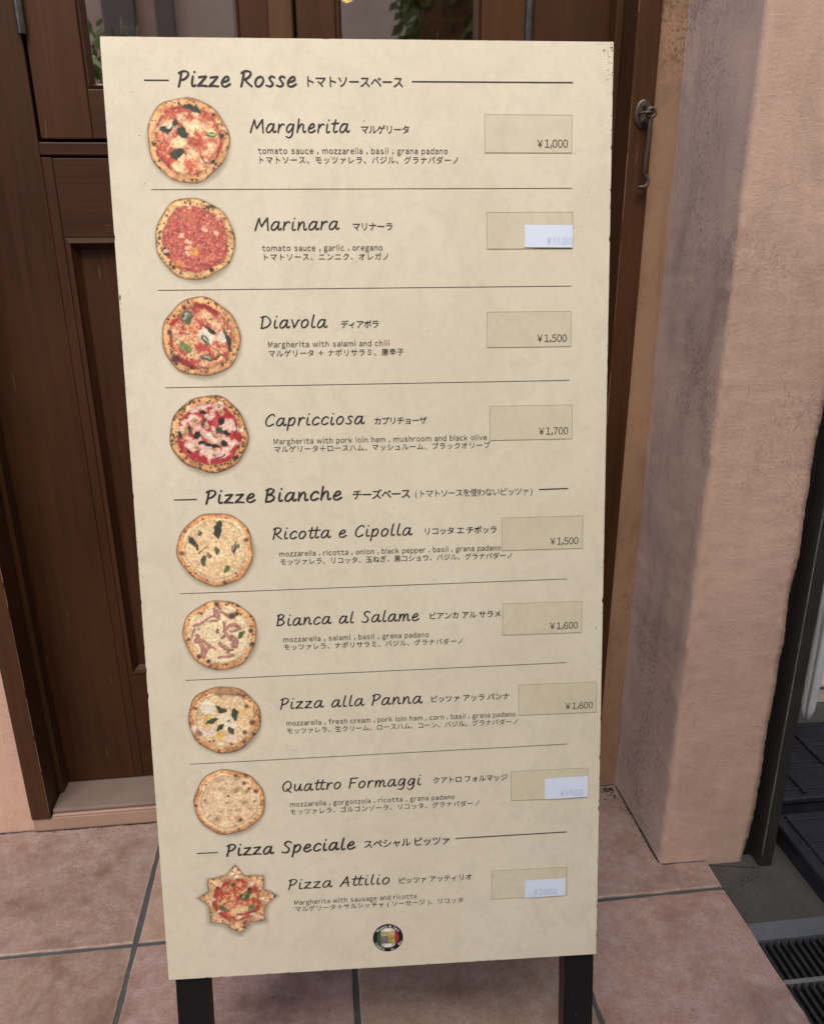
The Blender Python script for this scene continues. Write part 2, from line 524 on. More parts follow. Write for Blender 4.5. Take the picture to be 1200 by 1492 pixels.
mb = MB(); mb.box(0.668, 4.0, 1.30, YW - 0.003, 2.354, 5.2)
tag(mb.build('upper_wall', M['pink']), 'pink stucco wall high above the pillar and the next shop', 'wall')

room = thing('shop_room', 'dim room of the next shop behind the dark metal post', 'room', (2, 3, 0))
mb = MB()
mb.box(0.668, 4.0, YW - 0.002, 4.2, 2.25, 2.35); mb.box(3.9, 4.0, 1.3, 4.2, -0.0115, 2.248); mb.box(0.70, 3.898, 4.1, 4.2, -0.0115, 2.248)
mb.box(0.668, 0.76, YW + 0.21, 4.1, -0.0115, 2.248)
mb.build('room_wall', M['room'], room)
droom = thing('dining_room', 'dim brown room seen through the glass of the wooden doors', 'room', (-0.03, 3, 0))
mb = MB()
mb.box(-3.1, 0.66, 3.3, 3.4, 0.0, 3.4); mb.box(-3.2, -3.1, 1.84, 3.4, 0.0, 3.4)
mb.box(-3.1, 0.66, 1.84, 3.3, 3.3, 3.4); mb.box(0.661, 0.667, 1.84, 3.4, 0, 3.4)
mb.build('room_wall', M['room'], droom)
lamp = thing('pendant_lamp', 'small warm pendant lamp glowing behind the door glass', 'lamp', (0.151, 3.0, 2.03))
mb = MB()
mb.tube([(0.151, 3.0, 1.924 + d * .77) for d in (0, .005, .02, .042, .07, .10)], [0.005, 0.014, 0.022, 0.026, 0.023, 0.014], 16)
t = NT('bulb_glow'); t.set(color=(1, 0.8, 0.4), emit=(1.0, 0.66, 0.2), emit_s=7.0)
mb.build('bulb', t.mat, lamp, smooth=True)
mb = MB(); mb.tube([(0.151, 3.0, 2.0), (0.151, 3.0, 2.06)], 0.016, 12); mb.tube([(0.151, 3.0, 2.06), (0.151, 3.0, 3.299)], 0.003, 8)
mb.build('cord', M['black_metal'], lamp)

# ------------------------------------------------------------------ door surround
YD = 1.635          # face of the door leaves
fr = thing('door_frame', 'brown wooden door frame set into the pink stucco', 'door frame', (-0.03, YW, 0.034))
mb = MB(); mb.box(-0.665, -0.624, 1.529, 1.70, 0.034, 2.20)
mb.build('casing', M['casing'], fr, 0.0025)
mb = MB(); mb.box(0.563, 0.606, 1.529, 1.70, 0.034, 2.20)
mb.build('casing', M['casing'], fr, 0.0025)
mb = MB(); rr = random.Random(4)
for xx in (0.5633, -0.6252):
    z = 0.05
    while z < 2.1:
        ln = rr.uniform(.01, .16)
        mb.box(xx, xx + rr.uniform(.0004, .0011), 1.5283, 1.5287, z, z + ln); z += ln + rr.expovariate(22)
mb.build('wear_highlight_arris', plain('worn_wood_edge', (0.24, 0.15, 0.085), .7, var=.3, scale=90), fr)
mb = MB(); mb.box(-0.6235, 0.5625, 1.53, 1.70, 2.085, 2.20)
mb.build('head', M['casing'], fr, 0.0025)
mb = MB(); mb.box(-0.6235, -0.6125, 1.597, 1.632, 0.0515, 2.084)
mb.build('stop', M['casing'], fr, 0.0015)
mb = MB(); mb.box(0.5495, 0.5625, 1.597, 1.632, 0.0515, 2.084)
mb.build('stop', M['casing'], fr, 0.0015)

sill = thing('door_step', 'low terracotta step with a worn grey threshold under the door', 'step', (-0.03, YW, 0))
mb = MB(); mb.box(-0.664, 0.604, 1.533, 1.72, 0.0006, 0.0335); mb.box(-0.622, 0.561, 1.5335, 1.72, 0.0336, 0.0395)
mb.build('riser', M['riser'], sill, 0.002)
mb = MB(); mb.box(-0.6225, 0.5615, 1.538, 1.72, 0.0397, 0.050)
mb.build('threshold', M['threshold'], sill, 0.004)

def moulding(m, x0, x1, z0, z1, w, y0, y1):
    """sloping bead round a recessed panel"""
    o = [(x0, y0, z0), (x1, y0, z0), (x1, y0, z1), (x0, y0, z1)]
    a = [(x0 + w * .45, y0 - .0025, z0 + w * .45), (x1 - w * .45, y0 - .0025, z0 + w * .45), (x1 - w * .45, y0 - .0025, z1 - w * .45), (x0 + w * .45, y0 - .0025, z1 - w * .45)]
    b = [(x0 + w * .6, y0 + .006, z0 + w * .6), (x1 - w * .6, y0 + .006, z0 + w * .6), (x1 - w * .6, y0 + .006, z1 - w * .6), (x0 + w * .6, y0 + .006, z1 - w * .6)]
    c = [(x0 + w, y1, z0 + w), (x1 - w, y1, z0 + w), (x1 - w, y1, z1 - w), (x0 + w, y1, z1 - w)]
    for p, q in ((o, a), (a, b), (b, c)):
        for k in range(4):
            k2 = (k + 1) % 4
            m.quad((p[k], p[k2], q[k2], q[k]))

def casement(root, x0, x1, z0, z1, sl, sr, hinge_x, astragal):
    m = MB()
    m.box(x0, x0 + sl, YD, YD + 0.045, z0, z1); m.box(x1 - sr, x1, YD, YD + 0.045, z0, z1)
    cs = m.build('casement', M['wood_v2'], root, 0.002)
    cs['label'] = 'glazed opening upper leaf framed in brown wood'
    m = MB(); m.box(x0 + sl + .0003, x1 - sr - .0003, YD + .0006, YD + 0.0445, z0 + .0003, z0 + 0.078); m.box(x0 + sl + .0003, x1 - sr - .0003, YD + .0006, YD + 0.0445, z1 - 0.08, z1 - .0003)
    m.build('casement_rail', M['wood_h'], cs, 0.002)
    m = MB(); gx0, gx1, gz0, gz1 = x0 + sl, x1 - sr, z0 + .078, z1 - .08
    moulding(m, gx0 + .0004, gx1 - .0004, gz0 + .0004, gz1 - .0004, 0.011, YD + .004, YD + .021)
    m.build('glazing_bead', M['wood_v'], cs)
    m = MB(); m.box(gx0 - .006, gx1 + .006, YD + .021, YD + .0255, gz0 - .006, gz1 + .006)
    m.build('pane', M['glass'], cs)
    m = MB(); m.tube([(hinge_x, YD - .005, 1.537 if hinge_x < 0 else 1.50), (hinge_x, YD - .005, 1.575), (hinge_x, YD - .005, 1.64)], 0.0075, 12)
    m.build('hinge', M['hinge'], cs)
    if astragal:
        m = MB(); m.box(astragal[0], astragal[1], YD - 0.011, YD - .0003, z0 + .002, z1)
        m.build('cover_strip', M['strip'], cs, 0.003)

def door(name, label, xa, xb, hinge_left):
    root = thing(name, label, 'door', ((xa + xb) / 2, YD, 0.051))
    zb, zt = 0.053, 2.08
    # hinge stile is the wide one
    if hinge_left: w0, w1, n0, n1 = xa, -0.4635, -0.100, xb
    else: w0, w1, n0, n1 = 0.405, xb, xa, 0.064
    m = MB(); m.box(min(w0, w1), max(w0, w1), YD, YD + .045, zb, zt); m.build('stile', M['wood_v'], root, 0.0015)
    m = MB(); m.box(n0, n1, YD, YD + .045, zb, 1.3515); m.build('stile', M['wood_v'], root, 0.0015)
    if hinge_left: px0, px1, fx = -0.445, n0, (-0.4631, -0.4453)
    else: px0, px1, fx = n1, 0.387, (0.3872, 0.4046)
    m = MB(); m.box(fx[0], fx[1], YD + .0004, YD + .045, zb, 1.3515); m.build('stile_edge', M['wood_v'], root, 0.0008)
    m = MB(); m.box(px0 + .0003, px1 - .0003, YD + .0008, YD + .0445, 1.22, 1.3505); m.build('lock_rail', M['wood_h'], root, 0.0012)
    m = MB(); m.box(px0 + .0003, px1 - .0003, YD + .0008, YD + .0445, zb, 0.313); m.build('bottom_rail', M['wood_h'], root, 0.0012)
    m = MB(); moulding(m, px0 + .0004, px1 - .0004, 0.3133, 1.2197, 0.021, YD + .002, YD + .020)
    m.build('panel_moulding', M['wood_v'], root)
    m = MB(); m.box(px0 + .01, px1 - .01, YD + .0195, YD + .03, 0.318, 1.214); m.build('panel', M['wood_v'], root)
    lo, hi = (-0.4631, xb) if hinge_left else (xa, 0.4046)
    m = MB(); m.box(lo, hi, YD - .002, YD + .045, 1.3545, 1.3755); m.build('drip_rail', M['wood_h'], root, 0.002)
    m = MB(); m.box(lo, hi, YD + .040, YD + .046, 1.3516, 1.400)
    m.box(min(w0, w1) + .02, max(w0, w1) - .0, YD + .0455, YD + .052, 1.36, zt) 
    ex = -0.4634 if hinge_left else 0.4049
    m.box(ex - .02, ex + .02, YD + .0456, YD + .052, 1.36, zt)
    m.box(xb - .03, xb + .014, YD + .0525, YD + .058, 1.30, zt) if hinge_left else m.box(xa - .0005, xa + .03, YD + .0456, YD + .052, 1.4004, zt)
    m.build('rebate', M['rebate'], root)
    if hinge_left:
        casement(root, -0.458, -0.0105, 1.3805, 2.075, 0.088, 0.092, -0.4607, (-0.053, -0.0125))
    else:
        casement(root, -0.0065, 0.4005, 1.3805, 2.075, 0.0675, 0.083, 0.4025, None)
    return root
door('wooden_door', 'dark brown left door leaf with a pale cover strip beside its glass', -0.6165, -0.0105, True)
door('wooden_door', 'dark brown right door leaf, mostly hidden behind the menu board', -0.0065, 0.5545, False)

# hook on the right casing
hk = thing('door_hook', 'brown iron cabin hook hanging from an oval plate on the right door casing', 'hook', (0.586, 1.527, 1.41))
m = MB()
ring0, ring1, ring2 = [], [], []
N = 28
for k in range(N):
    a = 2 * math.pi * k / N
    ring0.append((0.5855 + .0148 * math.cos(a), 1.5288, 1.413 + .0225 * math.sin(a)))
    ring1.append((0.5855 + .0148 * math.cos(a), 1.5265, 1.413 + .0225 * math.sin(a)))
    ring2.append((0.5855 + .0122 * math.cos(a), 1.5245, 1.413 + .0195 * math.sin(a)))
for k in range(N):
    k2 = (k + 1) % N
    m.quad((ring0[k], ring0[k2], ring1[k2], ring1[k])); m.quad((ring1[k], ring1[k2], ring2[k2], ring2[k]))
m.quad(ring2)
pl = m.build('plate', M['iron'], hk)
for dz in (0.0115, -0.0125):
    m = MB()
    m.tube([(0.5855, 1.5245, 1.413 + dz), (0.5855, 1.5228, 1.413 + dz), (0.5855, 1.5222, 1.413 + dz)], [.0048, .0044, .0025], 14)
    m.box(0.5825, 0.5885, 1.5217, 1.5221, 1.413 + dz - .0006, 1.413 + dz + .0006, 1)
    m.box(0.5849, 0.5861, 1.5216, 1.5220, 1.413 + dz - .003, 1.413 + dz + .003, 1)
    m.build('screw', [M['iron'], M['sealant']], pl)
m = MB()   # staple: bar standing out of the plate, the hook's eye round its end
m.tube([(0.578, 1.5245, 1.412), (0.578, 1.514, 1.412), (0.581, 1.509, 1.4125), (0.590, 1.509, 1.413), (0.594, 1.511, 1.413), (0.5945, 1.5245, 1.413)], .0021, 10)
m.build('staple', M['iron'], hk, smooth=True)
m = MB()
eye = [(0.5945 + .0072 * math.cos(a), 1.5125, 1.4125 + .0072 * math.sin(a)) for a in [math.pi * 1.5 + 2 * math.pi * k / 18 for k in range(19)]]
shaft = [(0.5944, 1.5125, 1.400), (0.5935, 1.513, 1.37), (0.5925, 1.5145, 1.33), (0.592, 1.516, 1.318), (0.594, 1.516, 1.314),
         (0.5985, 1.516, 1.310), (0.6005, 1.516, 1.305), (0.5995, 1.516, 1.299), (0.5955, 1.516, 1.296), (0.588, 1.516, 1.295), (0.583, 1.516, 1.295)]
m.tube(eye + shaft, [.0030] * 19 + [.0036] * 3 + [.0034] * 7 + [.0026], 10)
m.build('hook_rod', M['iron'], hk, smooth=True)

# ------------------------------------------------------------------ drain, right side floor pieces
dg = thing('drain_grate', 'dark steel drain grating beside the terracotta floor edge', 'drain grate', (1.3, 0.85, -0.012))
m = MB(); m.box(0.7535, 2.6, 1.066, 1.1065, -0.139, -0.0095)
m.build('grate_frame', M['kerb'], dg, 0.002)
m = MB(); x = 0.762
while x < 2.4:
    m.box(x, x + 0.0062, 0.555, 1.0655, -0.055, -0.0155); x += 0.0142
bars = m.build('bars', M['grate'], dg, 0.0012)
for yy in (0.978, 0.83, 0.68):
    m = MB(); m.box(0.7535, 2.4, yy - .0045, yy + .0045, -0.040, -0.0135); m.build('cross_bar', M['grate_bar'], dg, 0.001)

def duckboard(x0, x1, y0, y1, z0, z1, label):
    root = thing('plastic_duckboard', label, 'duckboard', ((x0 + x1) / 2, y0, z0), 'plastic duckboards on the shop floor')
    m = MB()
    m.box(x0, x1, y0, y1, z1 - .014, z1)
    m.build('deck', M['plastic'], root, 0.003)
    m = MB()
    nb = int((x1 - x0) / 0.10)
    for i in range(nb + 1):
        xx = x0 + .022 + i * 0.105
        if xx > x1: break
        m.box(xx, xx + .012, y0 + .012, y1 - .012, z1 + .0002, z1 + .008)
    for k in (0.10, 0.36, 0.43, 0.64, 0.71, 0.92):
        yy = y0 + (y1 - y0) * k
        m.box(x0 + .012, x1 - .012, yy, yy + .006, z1 + .0001, z1 + .0035)
    m.build('rib', M['plastic'], root, 0.002)
    m = MB(); m.box(x0 + .004, x1 - .004, y0 + .004, y0 + .016, z0, z1 - .0145); m.box(x0 + .004, x0 + .016, y0 + .017, y1 - .004, z0, z1 - .0145)
    m.box(x1 - .016, x1 - .004, y0 + .017, y1 - .004, z0, z1 - .0145); m.box(x0 + .017, x1 - .017, y1 - .016, y1 - .004, z0, z1 - .0145)
    m.build('skirt', M['plastic'], root)
    return root
duckboard(0.930, 1.50, 1.02, 1.337, -0.0115, 0.040, 'navy plastic duckboard nearest the drain grating')
duckboard(0.905, 1.50, 1.375, 1.66, -0.0115, 0.046, 'navy plastic duckboard in the middle, behind the one nearest the grating')
m = MB(); m.box(0.77, 3.5, 1.83, 2.9, -0.0113, 0.055); m.box(0.77, 3.5, 1.822, 1.8296, 0.042, 0.0565)
tag(m.build('tiled_step', M['beige'], None, 0.003), 'beige tiled step inside the next shop behind the duckboards', 'step')
m = MB()
NA, NZ = 40, 60
for k in range(NZ + 1):
    f = k / NZ; z = 0.165 + 2.08 * f ** 1.6
    end = min(1.0, (z - 0.160) / 0.030) ** .5
    for q in range(NA):
        a = 2 * math.pi * q / NA
        fold = 1 + .16 * math.sin(3 * a + z * 2.1) + .10 * math.sin(5 * a - z * 3.3) + .05 * mnoise.noise(Vector((math.cos(a) * 2, math.sin(a) * 2, z * 9)))
        r1 = (.0135 + .012 * min(1, f * 1.6)) * end * fold
        m.v.append((1.083 + .006 * math.sin(z * 5) + r1 * math.cos(a), 1.5 + r1 * .8 * math.sin(a), z))
for k in range(NZ):
    for q in range(NA):
        q2 = (q + 1) % NA
        m.f.append((k * NA + q, k * NA + q2, (k + 1) * NA + q2, (k + 1) * NA + q)); m.m.append(0)
m.f.append(tuple(reversed(range(NA)))); m.m.append(0)
tag(m.build('curtain', M['vinyl'], None, smooth=True), 'gathered white cloth curtain hanging behind the dark metal post', 'curtain')

# ------------------------------------------------------------------ across the lane (seen in the door glass)
ob = thing('opposite_building', 'plain stucco building across the lane, mirrored in the door glass', 'building', (0, -3.4, 0))
m = MB(); m.box(-2.6, 6, -6.5, -3.4, -0.011, 6.4)
m.build('wall', M['opp'], ob)
for (x0, x1, z0, z1) in ((-1.33, -1.12, 2.1, 3.3), (-0.98, -0.86, 2.1, 3.3)):
    m = MB(); m.box(x0, x1, -3.45, -3.30, z0, z1); m.build('shutter', M['frame_grey'], ob, .004)
m = MB(); m.box(0.95, 1.6, -3.45, -3.32, 1.2, 3.3); m.build('window', M['dark'], ob, .004)
sh = thing('potted_tree', 'bushy green potted tree across the lane, mirrored in the door glass', 'tree', (-1.05, -1.55, 0))
m = MB(); m.tube([(-1.05, -1.55, -0.011), (-1.05, -1.55, 0.35)], [0.17, 0.22], 18); m.build('pot', M['pot'], sh)
m = MB(); m.tube([(-1.05, -1.55, 0.33), (-1.03, -1.55, 1.0), (-1.06, -1.57, 1.7)], [.035, .028, .015], 10)
for k in range(7):
    a = k * 0.9
    m.tube([(-1.03, -1.55, 0.9 + k * .08), (-1.04 + .28 * math.cos(a), -1.55 + .28 * math.sin(a), 1.45 + k * .06)], [.014, .006], 6)
m.build('trunk', M['bark'], sh)
m = MB()
rr = random.Random(3)
for k in range(1800):
    while True:
        p = Vector((rr.uniform(-1, 1), rr.uniform(-1, 1), rr.uniform(-1, 1)))
        if p.length < 1 and mnoise.noise(p * 2.6) > -0.18: break
    c = Vector((-1.0 + p.x * .50, -1.55 + p.y * .46, 1.76 + p.z * .50))
    n = Vector((rr.gauss(0, 1), rr.gauss(0, 1), rr.gauss(0, 1))).normalized()
    u = n.orthogonal().normalized(); w = n.cross(u); s = rr.uniform(.025, .05)
    m.quad((c - u * s, c + w * s * .45, c + u * s, c - w * s * .45))
m.build('crown', plain('pale_leaf', (0.20, 0.28, 0.09), 0.45, 0.4, 0, 0.6, 12), sh)

hd = thing('shade_hedge', 'tall dark clipped hedge added behind the viewer to block light', 'shade_hedge', (2.0, -0.9, 0))  # added leafy block, keeps light off the lower right side
m = MB(); m.box(0.50, 3.4, -1.20, -0.58, -0.011, 3.26)
m.build('twigs', M['bark'], hd)
m = MB(); rr = random.Random(8)
for k in range(11000):
    f = rr.random()
    x = rr.uniform(.46, 3.45)
    if f < .5: c = Vector((x, -0.57 + rr.gauss(0, .03), rr.uniform(.02, 3.3)))
    elif f < .65: c = Vector((x, -1.21 + rr.gauss(0, .03), rr.uniform(.02, 3.3)))
    elif f < .88: c = Vector((x, rr.uniform(-1.22, -.55), 3.27 + rr.gauss(0, .035)))
    else: c = Vector((0.49 + rr.gauss(0, .03), rr.uniform(-1.22, -.55), rr.uniform(.02, 3.3)))
    n = Vector((rr.gauss(0, 1), rr.gauss(0, 1), rr.gauss(0, 1))).normalized()
    u = n.orthogonal().normalized(); w = n.cross(u); s_ = rr.uniform(.025, .05)
    m.quad((c - u * s_, c + w * s_ * .45, c + u * s_, c - w * s_ * .45))
m.build('leaves', M['leaf'], hd)

# ------------------------------------------------------------------ grit along the foot of the walls
def grit():
    m = MB(); rr = random.Random(21)
    def line(p, q, w, dens, z):
        n = int(math.hypot(q[0] - p[0], q[1] - p[1]) / 0.006)
        dx, dy = q[0] - p[0], q[1] - p[1]; ln = math.hypot(dx, dy); nx, ny = -dy / ln, dx / ln
        prev = None
        for i in range(n + 1):
            f = i / n; x, y = p[0] + dx * f, p[1] + dy * f
            ww = w * (0.45 + 1.1 * abs(mnoise.noise(Vector((x * 40, y * 40, 1.5)))) + .5 * rr.random() ** 3)
            cur = ((x, y, z), (x + nx * ww, y + ny * ww, z))
            if prev: m.quad((prev[0], cur[0], cur[1], prev[1]))
            prev = cur
        for k in range(int(ln * dens)):
            f = rr.random(); d = rr.expovariate(1 / .012); crumb(p[0] + dx * f + nx * d, p[1] + dy * f + ny * d, z, rr.uniform(.0005, .0014))
    def crumb(x, y, z, r):
        k = rr.randint(4, 6); a0 = rr.random() * 6
        top = (x, y, z + r * .9); ring = [(x + r * (0.7 + .6 * rr.random()) * math.cos(a0 + i * 6.283 / k), y + r * (0.7 + .6 * rr.random()) * math.sin(a0 + i * 6.283 / k), z) for i in range(k)]
        for i in range(k): m.quad((ring[i], ring[(i + 1) % k], top))
    line((0.752, 1.2655), (0.656, 1.2665), .0022, 60, .0009)
    line((0.6545, 1.272), (0.6545, 1.53), .0045, 150, .0009)
    line((0.650, 1.534), (0.10, 1.531), .004, 90, .0009)
    line((0.10, 1.5315), (-0.664, 1.5315), -.0, 50, .0009)
    line((-0.10, 1.5325), (-0.664, 1.5325), .0028, 110, .0010)
    line((-0.664, 1.5375), (-1.6, 1.5375), .004, 60, .0009)
    line((0.7545, 1.25), (0.7545, 1.11), -.004, 90, -.0113)
    line((0.86, 1.245), (0.755, 1.265), .003, 120, -.0113)
    for k in range(110): crumb(0.642 - rr.expovariate(60), 1.522 - rr.expovariate(75), .0009, rr.uniform(.0008, .0022))
    for k in range(26): crumb(0.815 + rr.gauss(0, .011), 1.215 + rr.gauss(0, .007), -.0114, rr.uniform(.0008, .0019))
    for k in range(34): crumb(-0.375 + rr.gauss(0, .02), 1.523 + rr.gauss(0, .004), .0009, rr.uniform(.0007, .0016))
    for k in range(240): crumb(rr.uniform(-1.1, .74), rr.uniform(.62, 1.52), .0005, rr.uniform(.0004, .0011))
    for k in range(60): crumb(rr.uniform(.76, 1.0), rr.uniform(1.12, 1.24), -.0115, rr.uniform(.0006, .0016))
    o = m.build('grit', plain('dark_grit', (0.035, 0.028, 0.024), .9, .1, 0, .5, 200))
    return tag(o, 'dark grit and crumbs lying on the tiles and along the wall foot', 'grit', kind='stuff')
grit()

# ==================================================================== THE MENU BOARD
BL = Vector((-0.2439328, 0.87069013, 1.2 - 0.94704157))
UN = Vector((0.99885451, -0.04775257, -0.00306107)).normalized()
VN = Vector((0.01250023, 0.19865107, 0.97999056))
VN = (VN - UN * VN.dot(UN)).normalized()
NN = UN.cross(VN).normalized()
LEG = BL.z / VN.z                      # the legs run on below the panel to the floor
ORG = BL + UN * 0.3 - VN * LEG
BM = Matrix(((UN.x, VN.x, NN.x, ORG.x), (UN.y, VN.y, NN.y, ORG.y), (UN.z, VN.z, NN.z, ORG.z), (0, 0, 0, 1)))
board = thing('menu_board', 'cream pizza menu A-board with black legs standing before the door', 'menu board', matrix=BM)
def L(u, v, z=0.0):
    """panel millimetres -> board-local metres"""
    return (u / 1000 - 0.3, v / 1000 + LEG, z)

def paper_material(name, tintmul=1.0, yellow=0.0, grime=0.3):
    t = NT(name)
    a = tuple(x * tintmul for x in (0.680, 0.615, 0.485)); b = tuple(x * tintmul for x in (0.738, 0.678, 0.548))
    if yellow:
        a = (a[0] * .98, a[1] * .97, a[2] * (1 - yellow)); b = (b[0] * .98, b[1] * .97, b[2] * (1 - yellow))
    big = t.noise(4, 6, .6, t.mapping(loc=(2, 3, 0)), .6)
    c = t.mix(t.ramp(big, [(0.35, 0), (0.68, 1)]), a, b)
    blot = t.noise(26, 6, .7, t.mapping((1, .8, 1)), 1.2)
    c = t.mix(t.math('MULTIPLY', t.ramp(blot, [(0.46, 0), (0.66, 1)]), 0.42), c, tuple(x * .84 for x in a))
    fib = t.noise(1, 5, .7, t.mapping((90, 520, 1), rot=(0, 0, 1.3)))
    c = t.mix(t.math('MULTIPLY', t.ramp(fib, [(0.5, 0), (0.7, 1)]), 0.34), c, tuple(x * .80 for x in a))
    fib2 = t.noise(1, 5, .7, t.mapping((500, 80, 1), rot=(0, 0, .4)))
    c = t.mix(t.math('MULTIPLY', t.ramp(fib2, [(0.54, 0), (0.72, 1)]), 0.4), c, tuple(min(1, x * 1.12) for x in b))
    sp = t.math('MULTIPLY', t.ramp(t.noise(260, 2, .5), [(0.71, 0), (0.75, 1)]), t.ramp(t.noise(7, 4, .7), [(0.44, 0), (0.62, 1)]))
    c = t.mix(t.math('MULTIPLY', sp, grime + .3), c, (0.20, 0.16, 0.11))
    scuff = t.vor(24, t.mapping((1, 1.8, 1), rot=(0, 0, .5)), 'DISTANCE_TO_EDGE')
    sc = t.math('MULTIPLY', t.ramp(scuff, [(0.0, 1), (0.01, 0)]), t.ramp(t.noise(13, 4, .7, t.mapping(loc=(4, 4, 0))), [(0.6, 0), (0.66, 1)]))
    c = t.mix(t.math('MULTIPLY', sc, grime), c, (0.40, 0.35, 0.27))
    t.set(color=c, rough=0.5, spec=0.35, normal=t.bump(blot, 0.08, 0.001))
    return t.mat
M['paper'] = paper_material('printed_panel')
M['patch'] = paper_material('price_sticker_paper', 0.94, 0.08, 0.35)
M['patch_edge'] = plain('sticker_dirt_edge', (0.28, 0.25, 0.16), 0.8, var=.4, scale=120)
M['edge'] = plain('worn_white_edge', (0.62, 0.59, 0.54), 0.7, var=.25, scale=200)
M['ink'] = plain('dark_ink', (0.026, 0.022, 0.024), 0.6, 0.3, var=.1)
M['ink_head'] = plain('heading_ink', (0.042, 0.034, 0.038), 0.6, 0.3, var=.1)
M['ink_soft'] = plain('body_ink', (0.062, 0.051, 0.042), 0.6, 0.3, var=.1)
M['label'] = plain('white_label_paper', (0.66, 0.74, 0.90), 0.6, 0.3, var=.03, scale=12)
M['pencil'] = plain('faint_pencil', (0.55, 0.61, 0.73), 0.7, 0.2, var=.2, scale=200)
M['pencil2'] = plain('pencil', (0.44, 0.49, 0.59), 0.7, 0.2, var=.3, scale=200)
M['legblack'] = None
def leg_material():
    t = NT('black_painted_leg')
    n1 = t.noise(60, 5, .7, t.mapping((1, .3, 1)))
    c = t.mix(t.ramp(n1, [(0.3, 0), (0.7, 1)]), (0.006, 0.006, 0.007), (0.011, 0.011, 0.012))
    ch = t.math('MULTIPLY', t.ramp(t.noise(140, 3, .6, t.mapping(loc=(3, 2, 1))), [(0.73, 0), (0.745, 1)]), 0.7)
    c = t.mix(ch, c, (0.30, 0.28, 0.26))
    t.set(color=c, rough=0.6, spec=0.2, normal=t.bump(n1, .15, .001))
    return t.mat
M['legblack'] = leg_material()
M['legside'] = plain('reddish_worn_leg', (0.026, 0.014, 0.012), 0.6, var=.4, scale=50)

def scuffs(m):
    rr = random.Random(17)
    def chip(u, v, r, el=1.0):
        k = rr.randint(5, 8); a0 = rr.random() * 6
        m.quad([L(u + r * (.5 + .8 * rr.random()) * math.cos(a0 + i * 6.283 / k), v + el * r * (.5 + .8 * rr.random()) * math.sin(a0 + i * 6.283 / k), .00022) for i in range(k)], 2)
    for k in range(34): chip(598.5 - rr.expovariate(1 / 7), 1197 - rr.expovariate(1 / 24), rr.uniform(.25, .95))
    chip(597, 1193, 1.7, .6); chip(588.5, 1190, 1.6)
    chip(591.5, 480, .5, 5); chip(1.6, 910, 1.1, 3); chip(2.2, 903, .8); chip(37, 1093, 1.2, .35); chip(300, 1110, .7); chip(572, 1030, .6); chip(40, 1040, .6)
    for k in range(60): chip(599.4 - rr.expovariate(1 / .8), rr.uniform(0, 1190), rr.uniform(.2, .55), 2)
    for k in range(40): chip(.6 + rr.expovariate(1 / .8), rr.uniform(0, 1190), rr.uniform(.2, .5), 2)
    for k in range(70): chip(rr.uniform(10, 590), rr.uniform(10, 1190), rr.uniform(.12, .42))
# --- panel with worn, chipped outline
def panel():
    rr = random.Random(5)
    pts = []
    def edge(p, q, n, amp, chips):
        for k in range(n):
            f = k / n
            u = p[0] + (q[0] - p[0]) * f; v = p[1] + (q[1] - p[1]) * f
            d = (rr.random() ** 4) * amp if rr.random() < chips else rr.random() * 0.12
            nx, ny = -(q[1] - p[1]), (q[0] - p[0]); ln = math.hypot(nx, ny)
            pts.append((u + nx / ln * d, v + ny / ln * d))
    edge((0, 0), (600, 0), 150, 1.2, .25)
    edge((600, 0), (600, 300), 110, 2.2, .4)
    edge((600, 300), (600, 1199.5), 220, 1.6, .25)
    edge((600, 1199.5), (0, 1199.5), 100, .5, .1)
    edge((0, 1199.5), (0, 0), 240, 1.4, .2)
    m = MB(); n = len(pts)
    b = 0
    m.v += [L(u, v, 0) for u, v in pts]
    m.v += [L(u, v, -0.0007) for u, v in pts]
    m.v += [L(u, v, -0.006) for u, v in pts]
    m.f.append(tuple(range(n))); m.m.append(0)
    for k in range(n):
        k2 = (k + 1) % n
        m.f.append((k, n + k, n + k2, k2)); m.m.append(1)
        m.f.append((n + k, 2 * n + k, 2 * n + k2, n + k2)); m.m.append(1)
    m.f.append(tuple(reversed(range(2 * n, 3 * n)))); m.m.append(1)
    scuffs(m)
    return m.build('panel', [M['paper'], M['edge'], plain('scuff_brown', (0.16, 0.13, 0.10), .8, .2, 0, .5, 300)], board, local=True)
panel()

def lbox(m, u0, u1, v0, v1, z0, z1, mi=0):
    a, b = L(u0, v0), L(u1, v1)
    m.box(a[0], b[0], a[1], b[1], z0, z1, mi)
def leg_mesh(m, u0, u1, vtop, z0, z1, side):
    """timber with a slightly ragged, chipped arris"""
    rr = random.Random(int(u0))
    n = 60
    vb = -LEG * 1000
    for k in range(n):
        pass
    rows = []
    for k in range(n + 1):
        v = vb + (vtop - vb) * k / n
        c0 = rr.random() ** 3 * 1.6; c1 = rr.random() ** 5 * 1.0
        rows.append([L(u0 + c0, v, z1), L(u1 - c1, v, z1), L(u1, v, z1 - .0015), L(u1, v, z0), L(u0, v, z0), L(u0, v, z1 - .0015)])
    base = len(m.v)
    for r_ in rows: m.v += r_
    for k in range(n):
        for j in range(6):
            j2 = (j + 1) % 6
            a = base + k * 6
            m.f.append((a + j, a + j2, a + 6 + j2, a + 6 + j)); m.m.append(0 if j == 0 else 1)
    m.f.append(tuple(base + j for j in reversed(range(6)))); m.m.append(1)
    m.f.append(tuple(base + n * 6 + j for j in range(6))); m.m.append(1)
for (u0, u1) in ((7, 51.5), (555, 598)):
    m = MB(); leg_mesh(m, u0, u1, 1190, -0.034, -0.0065, 0)
    m.build('leg', [M['legblack'], M['legside']], board, local=True)
m = MB(); lbox(m, 52, 554.5, 1140, 1185, -0.030, -0.0065); m.build('rail', M['legblack'], board, 0.001, local=True)
